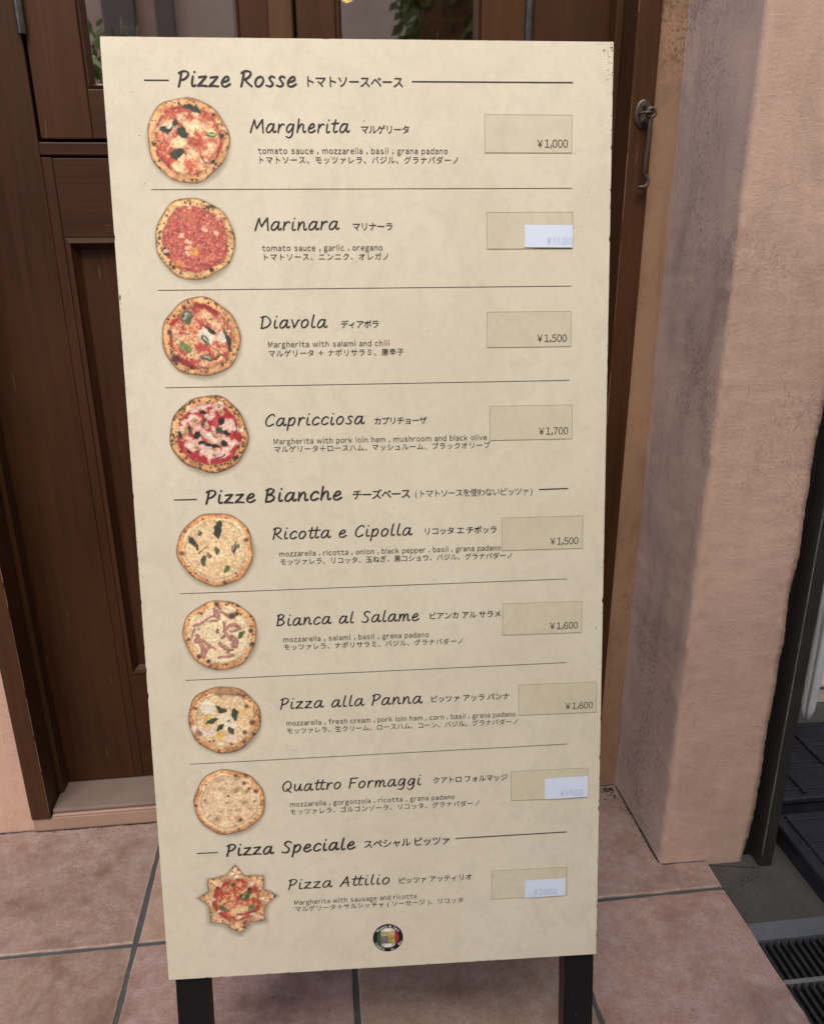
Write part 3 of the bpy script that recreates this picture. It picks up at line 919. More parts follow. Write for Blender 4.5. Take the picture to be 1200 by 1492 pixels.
m = MB(); lbox(m, 52, 554.5, 20, 60, -0.030, -0.0065); m.build('rail', M['legblack'], board, 0.001, local=True)
# hinged rear frame
BMI = BM.inverted()
for uu in (30, 577):
    top = Vector(L(uu, 1180, -0.046))
    wtop = BM @ top
    foot = BMI @ Vector((wtop.x, 1.385, 0.0))
    d = (foot - top).normalized(); sidev = Vector((1, 0, 0)); nv = d.cross(sidev).normalized()
    m = MB(); b = len(m.v)
    for p in (top, foot):
        for (sx, sz) in ((-.02, -.011), (.02, -.011), (.02, .011), (-.02, .011)):
            m.v.append(tuple(p + sidev * sx + nv * sz))
    for q in ((0, 1, 5, 4), (1, 2, 6, 5), (2, 3, 7, 6), (3, 0, 4, 7), (3, 2, 1, 0), (4, 5, 6, 7)):
        m.f.append(q); m.m.append(0)
    lg = m.build('leg', M['legblack'], board, 0.001, local=True)
    m = MB(); c = L(uu, 1182, -0.036); m.tube([(c[0] - .018, c[1], c[2]), (c[0] + .018, c[1], c[2])], .005, 10)
    m.build('hinge', M['hinge'], board, local=True)

# --- printing: sans text from the built-in font
def text_width(cu, ob):
    dg_ = bpy.context.evaluated_depsgraph_get()
    me = bpy.data.meshes.new_from_object(ob.evaluated_get(dg_))
    n = len(me.vertices)
    if n == 0:
        bpy.data.meshes.remove(me); return 0, 0, None
    co = np.empty(n * 3); me.vertices.foreach_get('co', co); co = co.reshape(-1, 3)
    return co[:, 0].min(), co[:, 0].max(), me

def put_text(name, s, u, v, width, size, mat, parent, z=0.0004, bold=0.0, wmin=0.8):
    cu = bpy.data.curves.new(name, 'FONT')
    cu.body = s; cu.size = size / 1000; cu.fill_mode = 'FRONT'
    cu.resolution_u = 3
    cu.offset = bold / 1000
    ob_ = bpy.data.objects.new(name, cu); col.objects.link(ob_)
    bpy.context.view_layer.update()
    a0, b0, me = text_width(cu, ob_); bpy.data.meshes.remove(me)
    w = width / 1000
    cu.space_character = 1.2
    bpy.context.view_layer.update()
    a1, b1, me = text_width(cu, ob_); bpy.data.meshes.remove(me)
    slope = ((b1 - a1) - (b0 - a0)) / 0.2
    sp = 1.0 + (w - (b0 - a0)) / slope if slope > 1e-6 else 1.0
    cu.space_character = max(wmin, min(1.9, sp))
    bpy.context.view_layer.update()
    a2, b2, me = text_width(cu, ob_)
    k = w / (b2 - a2)
    n = len(me.vertices)
    co = np.empty(n * 3); me.vertices.foreach_get('co', co); co = co.reshape(-1, 3)
    o0 = L(u, v, z)
    co[:, 0] = (co[:, 0] - a2) * k + o0[0]
    co[:, 1] = co[:, 1] + o0[1]
    co[:, 2] = z
    if parent is not board:
        pass
    me.vertices.foreach_set('co', co.ravel())
    me.materials.clear(); me.materials.append(mat)
    me.update()
    bpy.data.objects.remove(ob_); bpy.data.curves.remove(cu)
    me.name = name
    o = bpy.data.objects.new(name, me); col.objects.link(o); o.parent = parent
    return o

# --- Latin lines set letter by letter in the built-in font's wide sans forms
LAT = {}
def latin_glyph(ch, size, bold):
    key = (ch, size, bold)
    if key in LAT: return LAT[key]
    if ch == 'l':
        h_ = max(p[1] for p in latin_glyph('b', size, bold)[2]); w_ = size * .088e-3 + bold * 1e-3
        LAT[key] = (0.0, w_, [(0, 0, 0), (w_, 0, 0), (w_, h_, 0), (0, h_, 0)], [(0, 1, 2, 3)])
        return LAT[key]
    cu = bpy.data.curves.new('g', 'FONT'); cu.body = ch if ord(ch) > 255 else chr(ord(ch) + 0xFEE0); cu.size = size / 1000; cu.fill_mode = 'FRONT'; cu.resolution_u = 3; cu.offset = bold / 1000
    ob_ = bpy.data.objects.new('g', cu); col.objects.link(ob_)
    bpy.context.view_layer.update()
    a, b, me = text_width(cu, ob_)
    co = [tuple(v_.co) for v_ in me.vertices]; fa = [tuple(p.vertices) for p in me.polygons]
    bpy.data.meshes.remove(me); bpy.data.objects.remove(ob_); bpy.data.curves.remove(cu)
    LAT[key] = (a, b, co, fa)
    return LAT[key]
ROUND = set('oceadbpqgCGOQ0')
def latin_text(name, s, u, v, width, size, mat, parent, z=0.0004, bold=0.0, space=0.30, xs=1.0):
    sb = lambda c: (.035 if c in ROUND else .02 if c in 'vwyztr,.' else .06) * size / 1000
    x = 0.0; items = []; gaps = 0
    for i, c in enumerate(s):
        if c == ' ':
            x += space * size / 1000; gaps += 1; continue
        a, b, co, fa = latin_glyph(c, size, bold)
        x += sb(c); items.append((x - a * xs, co, fa, gaps)); x += (b - a) * xs + sb(c)
        gaps += 1
    x -= sb(s[-1]); x -= sb(s[0])
    first = sb(s[0])
    extra = (width / 1000 - x) / max(1, gaps - 1)
    m = MB(); o0 = L(u, v, z)
    for px, co, fa, k in items:
        b = len(m.v)
        m.v += [(o0[0] + px - first + k * extra + p[0] * xs, o0[1] + p[1], z) for p in co]
        for f in fa: m.f.append(tuple(b + i for i in f)); m.m.append(0)
    return m.build(name, mat, parent, local=True)

# --- hand lettering: pen strokes
GL = {
 'a': (1.13, [[(.82,.80),(.6,.98),(.3,.86),(.08,.45),(.12,.1),(.34,.02),(.62,.25),(.80,.70),(.86,.97)],[(.86,.97),(.80,.45),(.86,.1),(1.0,.04),(1.15,.18)]]),
 'c': (.86, [[(.78,.80),(.6,.98),(.3,.85),(.08,.45),(.18,.08),(.45,.02),(.8,.22)]]),
 'e': (.92, [[(.12,.42),(.45,.50),(.70,.70),(.6,.96),(.32,.86),(.09,.42),(.2,.07),(.5,.02),(.88,.25)]]),
 'g': (1.05, [[(.8,.80),(.55,.98),(.25,.82),(.08,.42),(.2,.1),(.45,.12),(.70,.5),(.83,.97)],[(.83,.97),(.80,.3),(.74,-.25),(.48,-.55),(.12,-.42)]]),
 'h': (1.07, [[(.16,1.52),(.13,.8),(.1,.0)],[(.1,.22),(.3,.72),(.55,.97),(.72,.78),(.74,.25),(.86,.03),(1.04,.14)]]),
 'i': (.50, [[(.16,.96),(.12,.4),(.18,.06),(.32,.03),(.46,.12)],[(.25,1.36),(.27,1.41)]]),
 'l': (.55, [[(.26,1.52),(.16,.8),(.14,.25),(.26,.02),(.50,.12)]]),
 'm': (1.45, [[(.10,.96),(.12,.5),(.1,.02)],[(.1,.25),(.3,.78),(.50,.96),(.62,.72),(.60,.02)],[(.60,.25),(.80,.78),(1.0,.96),(1.12,.72),(1.12,.2),(1.24,.02),(1.42,.14)]]),
 'n': (1.05, [[(.10,.96),(.12,.5),(.1,.02)],[(.1,.22),(.3,.74),(.55,.97),(.70,.75),(.72,.22),(.84,.03),(1.02,.14)]]),
 'o': (.95, [[(.52,.98),(.2,.8),(.08,.4),(.25,.03),(.55,.08),(.80,.48),(.72,.86),(.50,.98),(.38,.88)]]),
 'p': (.97, [[(.14,.95),(.10,.2),(.02,-.58)],[(.11,.45),(.33,.85),(.6,.97),(.80,.65),(.62,.15),(.3,.02),(.1,.2)]]),
 'r': (.76, [[(.12,.96),(.13,.5),(.1,.02)],[(.1,.35),(.3,.78),(.55,.97),(.72,.86)]]),
 's': (.80, [[(.72,.86),(.48,.98),(.24,.80),(.42,.52),(.62,.25),(.42,.0),(.04,.10)]]),
 't': (.72, [[(.38,1.42),(.28,.7),(.26,.2),(.42,.02),(.66,.15)],[(.0,.98),(.36,1.0),(.74,1.04)]]),
 'u': (1.05, [[(.08,.96),(.08,.35),(.25,.03),(.55,.22),(.76,.90)],[(.78,.96),(.74,.3),(.84,.04),(1.02,.14)]]),
 'v': (.92, [[(.05,.96),(.22,.5),(.36,.03)],[(.36,.03),(.6,.5),(.76,.92),(.92,.93)]]),
 'z': (.90, [[(.06,.88),(.35,.92),(.72,.95)],[(.72,.95),(.4,.5),(.02,.05)],[(.02,.05),(.4,.08),(.86,.02)]]),
 'A': (1.15, [[(.0,.0),(.35,.75),(.70,1.46)],[(.70,1.46),(.80,.7),(.96,.0)],[(.2,.50),(.55,.53),(1.0,.56)]]),
 'B': (1.08, [[(.17,1.40),(.13,.7),(.08,.0)],[(.0,1.28),(.4,1.47),(.76,1.30),(.6,.95),(.2,.78)],[(.2,.78),(.66,.70),(.87,.4),(.6,.08),(.06,.0)]]),
 'C': (1.10, [[(1.0,1.22),(.84,1.45),(.45,1.30),(.12,.75),(.18,.2),(.5,.0),(.98,.25)]]),
 'D': (1.25, [[(.18,1.40),(.14,.7),(.1,.02)],[(-.05,1.30),(.4,1.45),(.85,1.20),(1.05,.7),(.75,.2),(.08,.0)]]),
 'F': (1.0, [[(.16,1.40),(.12,.7),(.06,.0)],[(.12,1.38),(.5,1.42),(.95,1.47)],[(.12,.75),(.4,.77),(.75,.80)]]),
 'M': (1.52, [[(.0,.0),(.14,.7),(.32,1.42)],[(.32,1.42),(.48,.85),(.66,.45)],[(.66,.45),(.95,1.0),(1.22,1.44)],[(1.22,1.44),(1.30,.7),(1.42,.0)]]),
 'P': (.98, [[(.20,1.38),(.16,.7),(.06,-.02)],[(-.03,1.28),(.35,1.47),(.75,1.40),(.86,1.10),(.55,.72),(.17,.62)]]),
 'Q': (1.32, [[(.72,1.44),(.3,1.25),(.08,.7),(.25,.12),(.65,.1),(1.05,.6),(1.0,1.2),(.68,1.44)],[(.58,.38),(.85,.05),(1.2,-.18)]]),
 'R': (1.10, [[(.20,1.38),(.16,.7),(.06,-.02)],[(-.03,1.28),(.35,1.47),(.75,1.40),(.84,1.12),(.55,.76),(.17,.68)],[(.3,.70),(.62,.35),(1.05,.0)]]),
 'S': (1.0, [[(.90,1.28),(.58,1.47),(.22,1.25),(.32,.92),(.66,.62),(.72,.25),(.42,.0),(.02,.12)]]),
 ' ': (.62, []),
 '1': (.6, [[(.1,1.1),(.3,1.4)],[(.3,1.4),(.28,.7),(.26,.0)]]),
 '0': (.9, [[(.45,1.4),(.15,1.1),(.1,.5),(.35,.0),(.7,.35),(.72,1.0),(.45,1.4)]]),
 '2': (.9, [[(.1,1.1),(.4,1.4),(.7,1.1),(.4,.5),(.05,.05)],[(.05,.05),(.4,.05),(.8,.0)]]),
 '9': (.9, [[(.7,1.1),(.4,1.4),(.12,1.0),(.4,.7),(.72,1.1)],[(.72,1.1),(.68,.6),(.6,.0)]]),
 'Y': (1.0, [[(.05,1.4),(.4,.75)],[(.8,1.4),(.4,.75),(.4,.0)],[(.1,.62),(.72,.66)],[(.1,.36),(.72,.40)]]),
}
def catmull(pts, n=5):
    if len(pts) == 2:
        return [(pts[0][0] + (pts[1][0] - pts[0][0]) * i / 3, pts[0][1] + (pts[1][1] - pts[0][1]) * i / 3) for i in range(4)]
    P = [pts[0]] + list(pts) + [pts[-1]]
    out = []
    for i in range(1, len(P) - 2):
        p0, p1, p2, p3 = P[i - 1], P[i], P[i + 1], P[i + 2]
        for k in range(n):
            t_ = k / n
            out.append(tuple(0.5 * ((2 * p1[a]) + (-p0[a] + p2[a]) * t_ + (2 * p0[a] - 5 * p1[a] + 4 * p2[a] - p3[a]) * t_ ** 2 + (-p0[a] + 3 * p1[a] - 3 * p2[a] + p3[a]) * t_ ** 3) for a in (0, 1)))
    out.append(pts[-1])
    return out

def pen_text(name, s, u, v, width, xh, pen, mat, parent, z=0.00035, slant=0.13, rise=0.0, drop=None):
    rr = random.Random(s)
    strokes, x = [], 0.0
    prev = ''
    for ch in s:
        adv, st = GL[ch]
        if ch == 't' and prev == 't': x -= 0.28
        jy = rr.uniform(-.02, .03)
        for k, stv in enumerate(st):
            if drop and (ch, k) in drop: continue
            strokes.append([(px + x + (py * slant), py + jy) for px, py in catmull(stv)])
        x += adv + .17
        prev = ch
    xs = [p[0] for st in strokes for p in st]
    x0, x1 = min(xs), max(xs)
    sx = (width - pen) / (x1 - x0)
    m = MB()
    zi = 0
    for st in strokes:
        pts = []
        for px, py in st:
            uu = u + pen / 2 + (px - x0) * sx
            pts.append((uu, v + py * xh + rise * (uu - u)))
        # drop coincident points
        cl = [pts[0]]
        for p in pts[1:]:
            if math.hypot(p[0] - cl[-1][0], p[1] - cl[-1][1]) > 0.05: cl.append(p)
        if len(cl) == 1: cl.append((cl[0][0] + .05, cl[0][1] + .05))
        pts = cl; n = len(pts); hw = pen / 2
        zz = z + (zi % 7) * 0.00002; zi += 1
        left, mid, right = [], [], []
        for i, p in enumerate(pts):
            a, b = pts[max(i - 1, 0)], pts[min(i + 1, n - 1)]
            dx, dy = b[0] - a[0], b[1] - a[1]; ln = math.hypot(dx, dy) or 1
            nx, ny = -dy / ln, dx / ln
            w = hw * (0.80 + 0.36 * min(1, abs(nx * .8 - ny * .35)))
            left.append(L(p[0] + nx * w, p[1] + ny * w, zz)); right.append(L(p[0] - nx * w, p[1] - ny * w, zz)); mid.append(L(p[0], p[1], zz + .00007))
        b = len(m.v)
        for i in range(n): m.v += [left[i], mid[i], right[i]]
        for i in range(n - 1):
            q = b + i * 3
            m.f.append((q + 1, q + 4, q + 3, q)); m.m.append(0)
            m.f.append((q + 2, q + 5, q + 4, q + 1)); m.m.append(0)
        for (e, p, q_) in ((0, pts[0], pts[1]), (n - 1, pts[-1], pts[-2])):     # round ends
            dx, dy = p[0] - q_[0], p[1] - q_[1]; a0 = math.atan2(dy, dx)
            ci = len(m.v); m.v.append(L(p[0], p[1], zz + .00007))
            K = 6
            for k in range(K + 1):
                a = a0 - math.pi / 2 + math.pi * k / K
                m.v.append(L(p[0] + hw * .95 * math.cos(a), p[1] + hw * .95 * math.sin(a), zz))
            for k in range(K):
                m.f.append((ci, ci + 1 + k, ci + 2 + k)); m.m.append(0)
    return m.build(name, mat, parent, local=True)

def rule(name, p, q, th, mat, z=0.0003):
    m = MB()
    m.quad((L(p[0], p[1] - th / 2, z), L(q[0], q[1] - th / 2, z), L(q[0], q[1] + th / 2, z), L(p[0], p[1] + th / 2, z)))
    return m.build(name, mat, board, local=True)

# --- headings
def heading(hand, jp, dash, hu, hv, hw_, ju, jv, jw, line, par=None):
    rule('heading_rule', dash[0], dash[1], 1.5, M['ink_head'])
    o = pen_text('heading_text', hand, hu, hv, hw_, 11.2, 2.45, M['ink_head'], board, rise=0.006)
    put_text('heading_text', jp, ju, jv + 1.0, jw, 13.6, M['ink_head'], board, bold=0.22)
    rule('heading_rule', line[0], line[1], 1.5, M['ink_head'])
    if par: put_text('heading_text', par[0], par[1], par[2] + 1.0, par[3], 11.0, M['ink_soft'], board)
heading('Pizze Rosse', 'トマトソースベース', ((46.7, 1153.1), (75, 1153.2)), 84.7, 1146.6, 138.3, 234.9, 1146.9, 112.5, ((358, 1153.7), (551, 1153.9)))
heading('Pizze Bianche', 'チーズベース', ((49.4, 664.4), (78, 664.5)), 88.1, 658.7, 172.3, 273.3, 659.2, 73.5, ((513.2, 666.4), (551.2, 666.8)),
        ('( トマトソースを使わないピッツァ )', 352.9, 659.6, 151.6))
heading('Pizza Speciale', 'スペシャル ピッツァ', ((49.6, 185.8), (77.8, 185.9)), 88.1, 179.6, 175, 274.4, 180.6, 117.7, ((400, 188.4), (555.3, 189.7)))

# --- nine dishes: name, kana, description, price sticker (u0,v0), label
D = [
 ('Margherita', 165.3, 1096.4, 118.1, 'マルゲリータ', 296.4, 1095.8, 57.3, 'tomato sauce , mozzarella , basil , grana padano', 173.8, 1073.2, 225.8,
  'トマトソース、モッツァレラ、バジル、グラナパダーノ', 175.4, 1062.0, 236.6, (444.2, 1074.5), '￥1,000', 508.3, 37.6, None),
 ('Marinara', 165.3, 986.4, 102.3, 'マリナーラ', 283.3, 985.8, 48, 'tomato sauce , garlic , oregano', 173.4, 962.8, 145.1,
  'トマトソース、ニンニク、オレガノ', 175.4, 951.5, 150.1, (446.4, 963.4), None, 0, 0, (493.6, 964.9, 59.2, 26.5, 'Y1100', -.3)),
 ('Diavola', 167.1, 872.0, 82.1, 'ディアボラ', 265.2, 871.2, 46.5, 'Margherita with salami and chili', 175.6, 849.5, 148.5,
  'マルゲリータ ＋ ナポリサラミ、唐辛子', 175.9, 837.8, 166, (446.0, 845.6), '￥1,500', 509.6, 37.6, None),
 ('Capricciosa', 167.6, 753.9, 123.9, 'カプリチョーザ', 303.3, 752.9, 66.4, 'Margherita with pork loin ham , mushroom and black olive', 177.0, 731.3, 268.7,
  'マルゲリータ＋ロースハム、マッシュルーム、ブラックオリーブ', 177.3, 720.6, 272.6, (449.2, 730.3), '￥1,700', 512.4, 37.9, None),
 ('Ricotta e Cipolla', 169.8, 610.8, 179.1, 'リコッタ エ チポッラ', 364.9, 611.4, 92.9, 'mozzarella , ricotta , onion , black pepper , basil , grana padano', 177.5, 588.5, 285.7,
  'モッツァレラ、リコッタ、玉ねぎ、黒コショウ、バジル、グラナパダーノ', 178.2, 577.2, 299.9, (464.8, 587.7), '￥1,500', 528.4, 37.1, None),
 ('Bianca al Salame', 169.7, 497.6, 185.9, 'ビアンカ アル サラメ', 369.4, 499.0, 93.7, 'mozzarella , salami , basil , grana padano', 177.8, 475.5, 189.7,
  'モッツァレラ、ナポリサラミ、バジル、グラナパダーノ', 178.1, 464.3, 234.1, (465.3, 474.0), '￥1,600', 528.8, 37.6, None),
 ('Pizza alla Panna', 169.4, 384.2, 188.7, 'ピッツァ アッラ パンナ', 369.5, 385.2, 105.2, 'mozzarella , fresh cream , pork loin ham , corn , basil , grana padano', 177.0, 361.0, 305.8,
  'モッツァレラ、生クリーム、ロースハム、コーン、バジル、グラナパダーノ', 177.2, 349.5, 308.7, (487.0, 361.9), '￥1,600', 551.0, 37.8, None),
 ('Quattro Formaggi', 167.5, 268.6, 186.7, 'クアトロ フォルマッジ', 370.6, 270.0, 101.6, 'mozzarella , gorgonzola , ricotta , grana padano', 176.9, 246.5, 222.5,
  'モッツァレラ、ゴルゴンゾーラ、リコッタ、グラナパダーノ', 176.9, 234.8, 256.4, (476.8, 239.6), None, 0, 0, (523.6, 240.4, 59.9, 29.9, 'Y1900', .6)),
 ('Pizza Attilio', 169.0, 125.8, 139.2, 'ピッツァ アッティリオ', 321.3, 125.5, 100.9, 'Margherita with sausage and ricotta', 176.7, 102.6, 168.1,
  'マルゲリータ＋サルシッチャ ( ソーセージ )、リコッタ', 177.6, 91.8, 232.2, (449.6, 94.2), None, 0, 0, (496.4, 94.8, 57.6, 25.6, 'Y2000', .3)),
]
for (nm, u, v, w, jp, ju, jv, jw, ds, du, dv, dw, dj, eu, ev, ew, pt, price, pu, pw, lab) in D:
    pen_text('dish_name_text', nm, u, v, w, 9.9, 1.75, M['ink'], board, rise=0.005 if v > 600 else 0.004)
    put_text('japanese_name_text', jp, ju, jv + .8, jw, 10.4, M['ink'], board, bold=0.10)
    latin_text('description_text', ds, du, dv, dw, 9.0, M['ink_soft'], board, bold=0.07, xs=.86)
    put_text('japanese_description_text', dj, eu, ev + .8, ew, 9.2, M['ink_soft'], board, bold=.05)
    # price sticker with a dirty rim
    m = MB(); u0, v0 = pt; u1, v1 = u0 + 106.6, v0 + 43.3; e = 0.55
    lbox(m, u0, u1, v0, v1, 0.0001, 0.00042)
    z = 0.00052
    for (a, b, c, d) in ((u0, v0, u1, v0 + e), (u0, v1 - e, u1, v1), (u0, v0 + e, u0 + e, v1 - e), (u1 - e, v0 + e, u1, v1 - e)):
        m.quad((L(a, b, z), L(c, b, z), L(c, d, z), L(a, d, z)), 1)
    st = m.build('price_sticker', [M['patch'], M['patch_edge']], board, local=True)
    if price:
        latin_text('price_text', price.replace('￥', '￥ '), pu, v0 + 6.0, pw, 12.4, M['ink'], st, z=0.0006, space=.12, xs=.86, bold=.07)
    if lab:
        lu, lv, lw, lh, txt, tilt = lab
        m = MB(); K = 8
        g = []
        for i in range(K + 1):
            for j in range(5):
                fu, fv = i / K, j / 4
                lift = 0.0010 + 0.0022 * max(0, fu - .55) ** 2 * (1 - fv) + 0.0009 * (1 - fv) * (.3 + .7 * math.sin(fu * 3.1))
                g.append(L(lu + fu * lw, lv + fv * lh + tilt * (fu - .5) * 2, lift))
        b = len(m.v); m.v += g
        m.v += [(p[0], p[1], p[2] - .0002) for p in g]
        for i in range(K):
            for j in range(4):
                a = b + i * 5 + j
                m.f.append((a, a + 5, a + 6, a + 1)); m.m.append(0)
                a += len(g); m.f.append((a + 1, a + 6, a + 5, a)); m.m.append(0)
        lb = m.build('paper_label', M['label'], board, local=True, smooth=True)
        lb['label'] = 'white paper label with a faint handwritten price'
        strong = txt != 'Y1100'
        pen_text('handwritten_price', txt, lu + (.36 * lw if strong else .46 * lw) - (8 if txt == 'Y2000' else 0), lv + 4.6, lw * (.52 if txt != 'Y2000' else .56), 5.6, .55, M['pencil2' if strong else 'pencil'], lb, z=0.0030, slant=.05)

# --- thin divider rules
for (p, q) in (((46.9, 1033.1), (551.9, 1034.2)), ((47.2, 918.2), (552.2, 919.1)), ((47.8, 802.8), (551.6, 804.1)),
               ((49.6, 544.0), (551.3, 547.6)), ((49.3, 428.8), (552.7, 433.4)), ((49.0, 313.4), (554.9, 318.2))):
    rule('divider_line', p, q, 0.75, M['ink_soft'])

# --- printed pizza pictures -------------------------------------------------
NP = 132
lin = np.linspace(-1.12, 1.12, NP)
GX, GY = np.meshgrid(lin, lin)
def vnoise(x, y, seed, s):
    r_ = np.random.default_rng(seed)
    tb = r_.random((64, 64))
    x = x * s + 31.7; y = y * s + 17.3
    xi = np.floor(x).astype(int); yi = np.floor(y).astype(int)
    fx = x - xi; fy = y - yi
    fx = fx * fx * (3 - 2 * fx); fy = fy * fy * (3 - 2 * fy)
    g = lambda a, b: tb[a % 64, b % 64]
    return (g(xi, yi) * (1 - fx) + g(xi + 1, yi) * fx) * (1 - fy) + (g(xi, yi + 1) * (1 - fx) + g(xi + 1, yi + 1) * fx) * fy
def fbm(seed, s, o=4):
    a, t_, w = 1.0, 0.0, 0.0
    for i in range(o):
        t_ = t_ + a * vnoise(GX, GY, seed * 13 + i, s); w += a; a *= .55; s *= 2.05
    return t_ / w
def sst(a, b, x):
    t_ = np.clip((x - a) / (b - a), 0, 1)
    return t_ * t_ * (3 - 2 * t_)
class Pic:
    """a printed photograph of a pizza: colour per vertex of a fine flat grid"""
    def __init__(self, seed, cx, cy, r, star=False):
        self.s, self.cx, self.cy, self.r = seed, cx, cy, r
        self.c = np.zeros((NP, NP, 3)); self.star = star
        ang = np.arctan2(GY, GX); rad = np.hypot(GX, GY)
        wob = .022 * np.sin(ang * 3 + seed) + .014 * np.sin(ang * 5 + seed * 2.1) + .012 * np.sin(ang * 9 + seed * .7)
        self.ro = .975 + wob
        if star:
            tips = [90, 43, 3, -42, -88, -140, 174, 138]
            sp = np.zeros_like(ang)
            for k_, tdeg in enumerate(tips):
                d = np.abs((ang - R(tdeg) + math.pi) % (2 * math.pi) - math.pi)
                wd_ = (21, 24, 19, 23, 25, 22, 20, 24)[k_]; ht_ = (.24, .19, .23, .20, .22, .19, .25, .17)[k_]
                sp = np.maximum(sp, ht_ * np.clip(1 - d / R(wd_), 0, 1) ** 1.5)
            self.ro = .775 + sp + .022 * np.sin(ang * 3 + 1) + .014 * np.sin(ang * 7 + 2) + .012 * np.sin(ang * 13)
            self.tips = tips
        self.rad, self.ang = rad, ang
        self.WX = GX + (fbm(seed + 200, 4, 2) - .5) * .10 + (fbm(seed + 201, 13, 2) - .5) * .055
        self.WY = GY + (fbm(seed + 202, 4, 2) - .5) * .10 + (fbm(seed + 203, 13, 2) - .5) * .055
        self.q = rad / self.ro
        self.alpha = 1 - sst(self.ro - .012, self.ro + .012, rad)
    def P(self, x, y): return (x - self.cx) / self.r, -(y - self.cy) / self.r
    def lay(self, m, colr, k=1.0):
        m = (np.clip(m, 0, 1) * k)[..., None]
        self.c = self.c * (1 - m) + np.array(colr, float) * m
    def crust(self, base, dark, spots, width=.22, char=(52, 36, 32), amount=.6):
        n = fbm(self.s + 1, 5)
        self.c[:] = base
        self.lay(sst(.42, .7, n), dark, .75)
        self.lay(sst(.93, 1.0, self.q), tuple(.72 * d for d in dark), .8)
        self.lay(sst(.60, .72, fbm(self.s + 5, 9)), (245, 215, 165), .35)
        sp = fbm(self.s + 2, 15, 3)
        self.lay(sst(1 - amount * .5, 1 - amount * .5 + .07, sp + .02) * sst(.3, .6, fbm(self.s + 3, 4)), char, .85)
        rr_ = np.random.default_rng(self.s)
        for k in range(spots):
            a = rr_.random() * 6.283; q = .80 + .2 * rr_.random()
            ro = self.ro[np.argmin(np.abs(lin - .7 * np.sin(a))), np.argmin(np.abs(lin - .7 * np.cos(a)))]
            x, y = q * ro * math.cos(a), q * ro * math.sin(a)
            self.spot(x, y, .008 + .024 * rr_.random() ** 2, char, .85)
    def spot(self, x, y, r, colr, k=1.0, soft=.5):
        d = np.hypot(GX - x, GY - y)
        self.lay(1 - sst(r * (1 - soft), r * (1 + soft) + .008, d), colr, k)
    def blob(self, px, py, w, h, ang, colr, k=1.0, seed=1, rag=.42, soft=.24):
        x, y = self.P(px, py); a = R(ang)
        dx, dy = self.WX - x, self.WY - y
        u = (dx * math.cos(a) + dy * math.sin(a)) / (w / self.r); v = (-dx * math.sin(a) + dy * math.cos(a)) / (h / self.r)
        d = np.hypot(u, v) + (fbm(seed * 7 + self.s, 9, 3) - .5) * rag * 2
        self.lay(1 - sst(1 - soft, 1 + soft, d), colr, k)
    def leaf(self, px, py, ln, wd, ang, colr=(44, 52, 44), hi=None, bend=0.0):
        x, y = self.P(px, py); a = R(ang)
        dx, dy = self.WX - x, self.WY - y
        u = (dx * math.cos(a) + dy * math.sin(a)) / (ln / 2 / self.r); v0 = (-dx * math.sin(a) + dy * math.cos(a)) / (wd / 2 / self.r)
        dn = fbm(self.s + 90 + int(px) % 17, 7, 3) - .5
        u = u + dn * .35; v = v0 + bend * (u * u - .4) + dn * .9
        d = np.abs(v) - np.clip(1 - u * u, 0, 1) ** .8
        m = (1 - sst(-.12, .14, d)) * (np.abs(u) < 1)
        tone = fbm(self.s + int(px), 14, 2)[..., None]
        cc = np.array(colr) * (.75 + .6 * tone)
        self.c = self.c * (1 - m[..., None]) + cc * m[..., None]
        if hi is not None:
            mm = (1 - sst(0, .45, np.abs(v - .25))) * (1 - sst(.3, .8, np.abs(u)))
            self.lay(mm, hi, .8)
    def stroke(self, pts, w, colr, k=1.0):
        best = np.full(GX.shape, 9.0)
        P_ = [self.P(*p) for p in pts]
        for (ax, ay), (bx, by) in zip(P_[:-1], P_[1:]):
            dx, dy = bx - ax, by - ay; l2 = dx * dx + dy * dy + 1e-9
            t_ = np.clip(((self.WX - ax) * dx + (self.WY - ay) * dy) / l2, 0, 1)
            best = np.minimum(best, np.hypot(self.WX - ax - t_ * dx, self.WY - ay - t_ * dy))
        w = w / self.r / 2
        self.lay(1 - sst(w * .7, w * 1.3 + .005, best), colr, k)
    def inner(self, r0, seed=0, ragged=.05):
        return 1 - sst(r0 - .02, r0 + .02, self.q + (fbm(self.s + 40 + seed, 4, 3) - .5) * ragged * 2)
    def finish(self, u, v, diam, label, squash=1.0):
        # the print's own grain and slight fading
        g_ = fbm(self.s + 60, 26, 2); g2 = vnoise(GX, GY, self.s + 61, 29)
        self.c = self.c * (1 + ((g_ - .5) * .24 + (g2 - .5) * .22)[..., None])
        if not self.star:
            cz = sst(.76, .84, self.q)
            prof = np.clip(1 - ((self.q - .90) / .085) ** 2, -1.2, 1)
            lit = GY * .75 - GX * .25
            k = 1 + cz * (.10 * prof + .10 * lit) - .10 * (1 - sst(0, .05, np.abs(self.q - .79)))
            self.c = self.c * k[..., None]
        else:
            self.c = self.c * (1 + .10 * sst(.6, .75, self.rad) * np.sin(self.ang * 8 + 1.2) - .10 * (1 - sst(0, .06, np.abs(self.rad - .64))))[..., None]
        self.c = self.c * (1 + .10 * (fbm(self.s + 70, 3, 2) - .5))[..., None]
        self.c = self.c * .92 + np.array((232, 208, 178.0)) * .08
        # soft printed drop shadow under the round
        ds = np.hypot(GX + (-.02), (GY + .055)) if not self.star else np.hypot(GX, GY + .05) / (self.ro + .02) * .93
        sh_ = (1 - sst(.90, 1.07, ds)) * .38
        a = self.alpha + (1 - self.alpha) * sh_
        cc = self.c * self.alpha[..., None] + np.array((150, 140, 122.0)) * (1 - self.alpha[..., None])
        cc = np.clip(cc, 0, 255) / 255
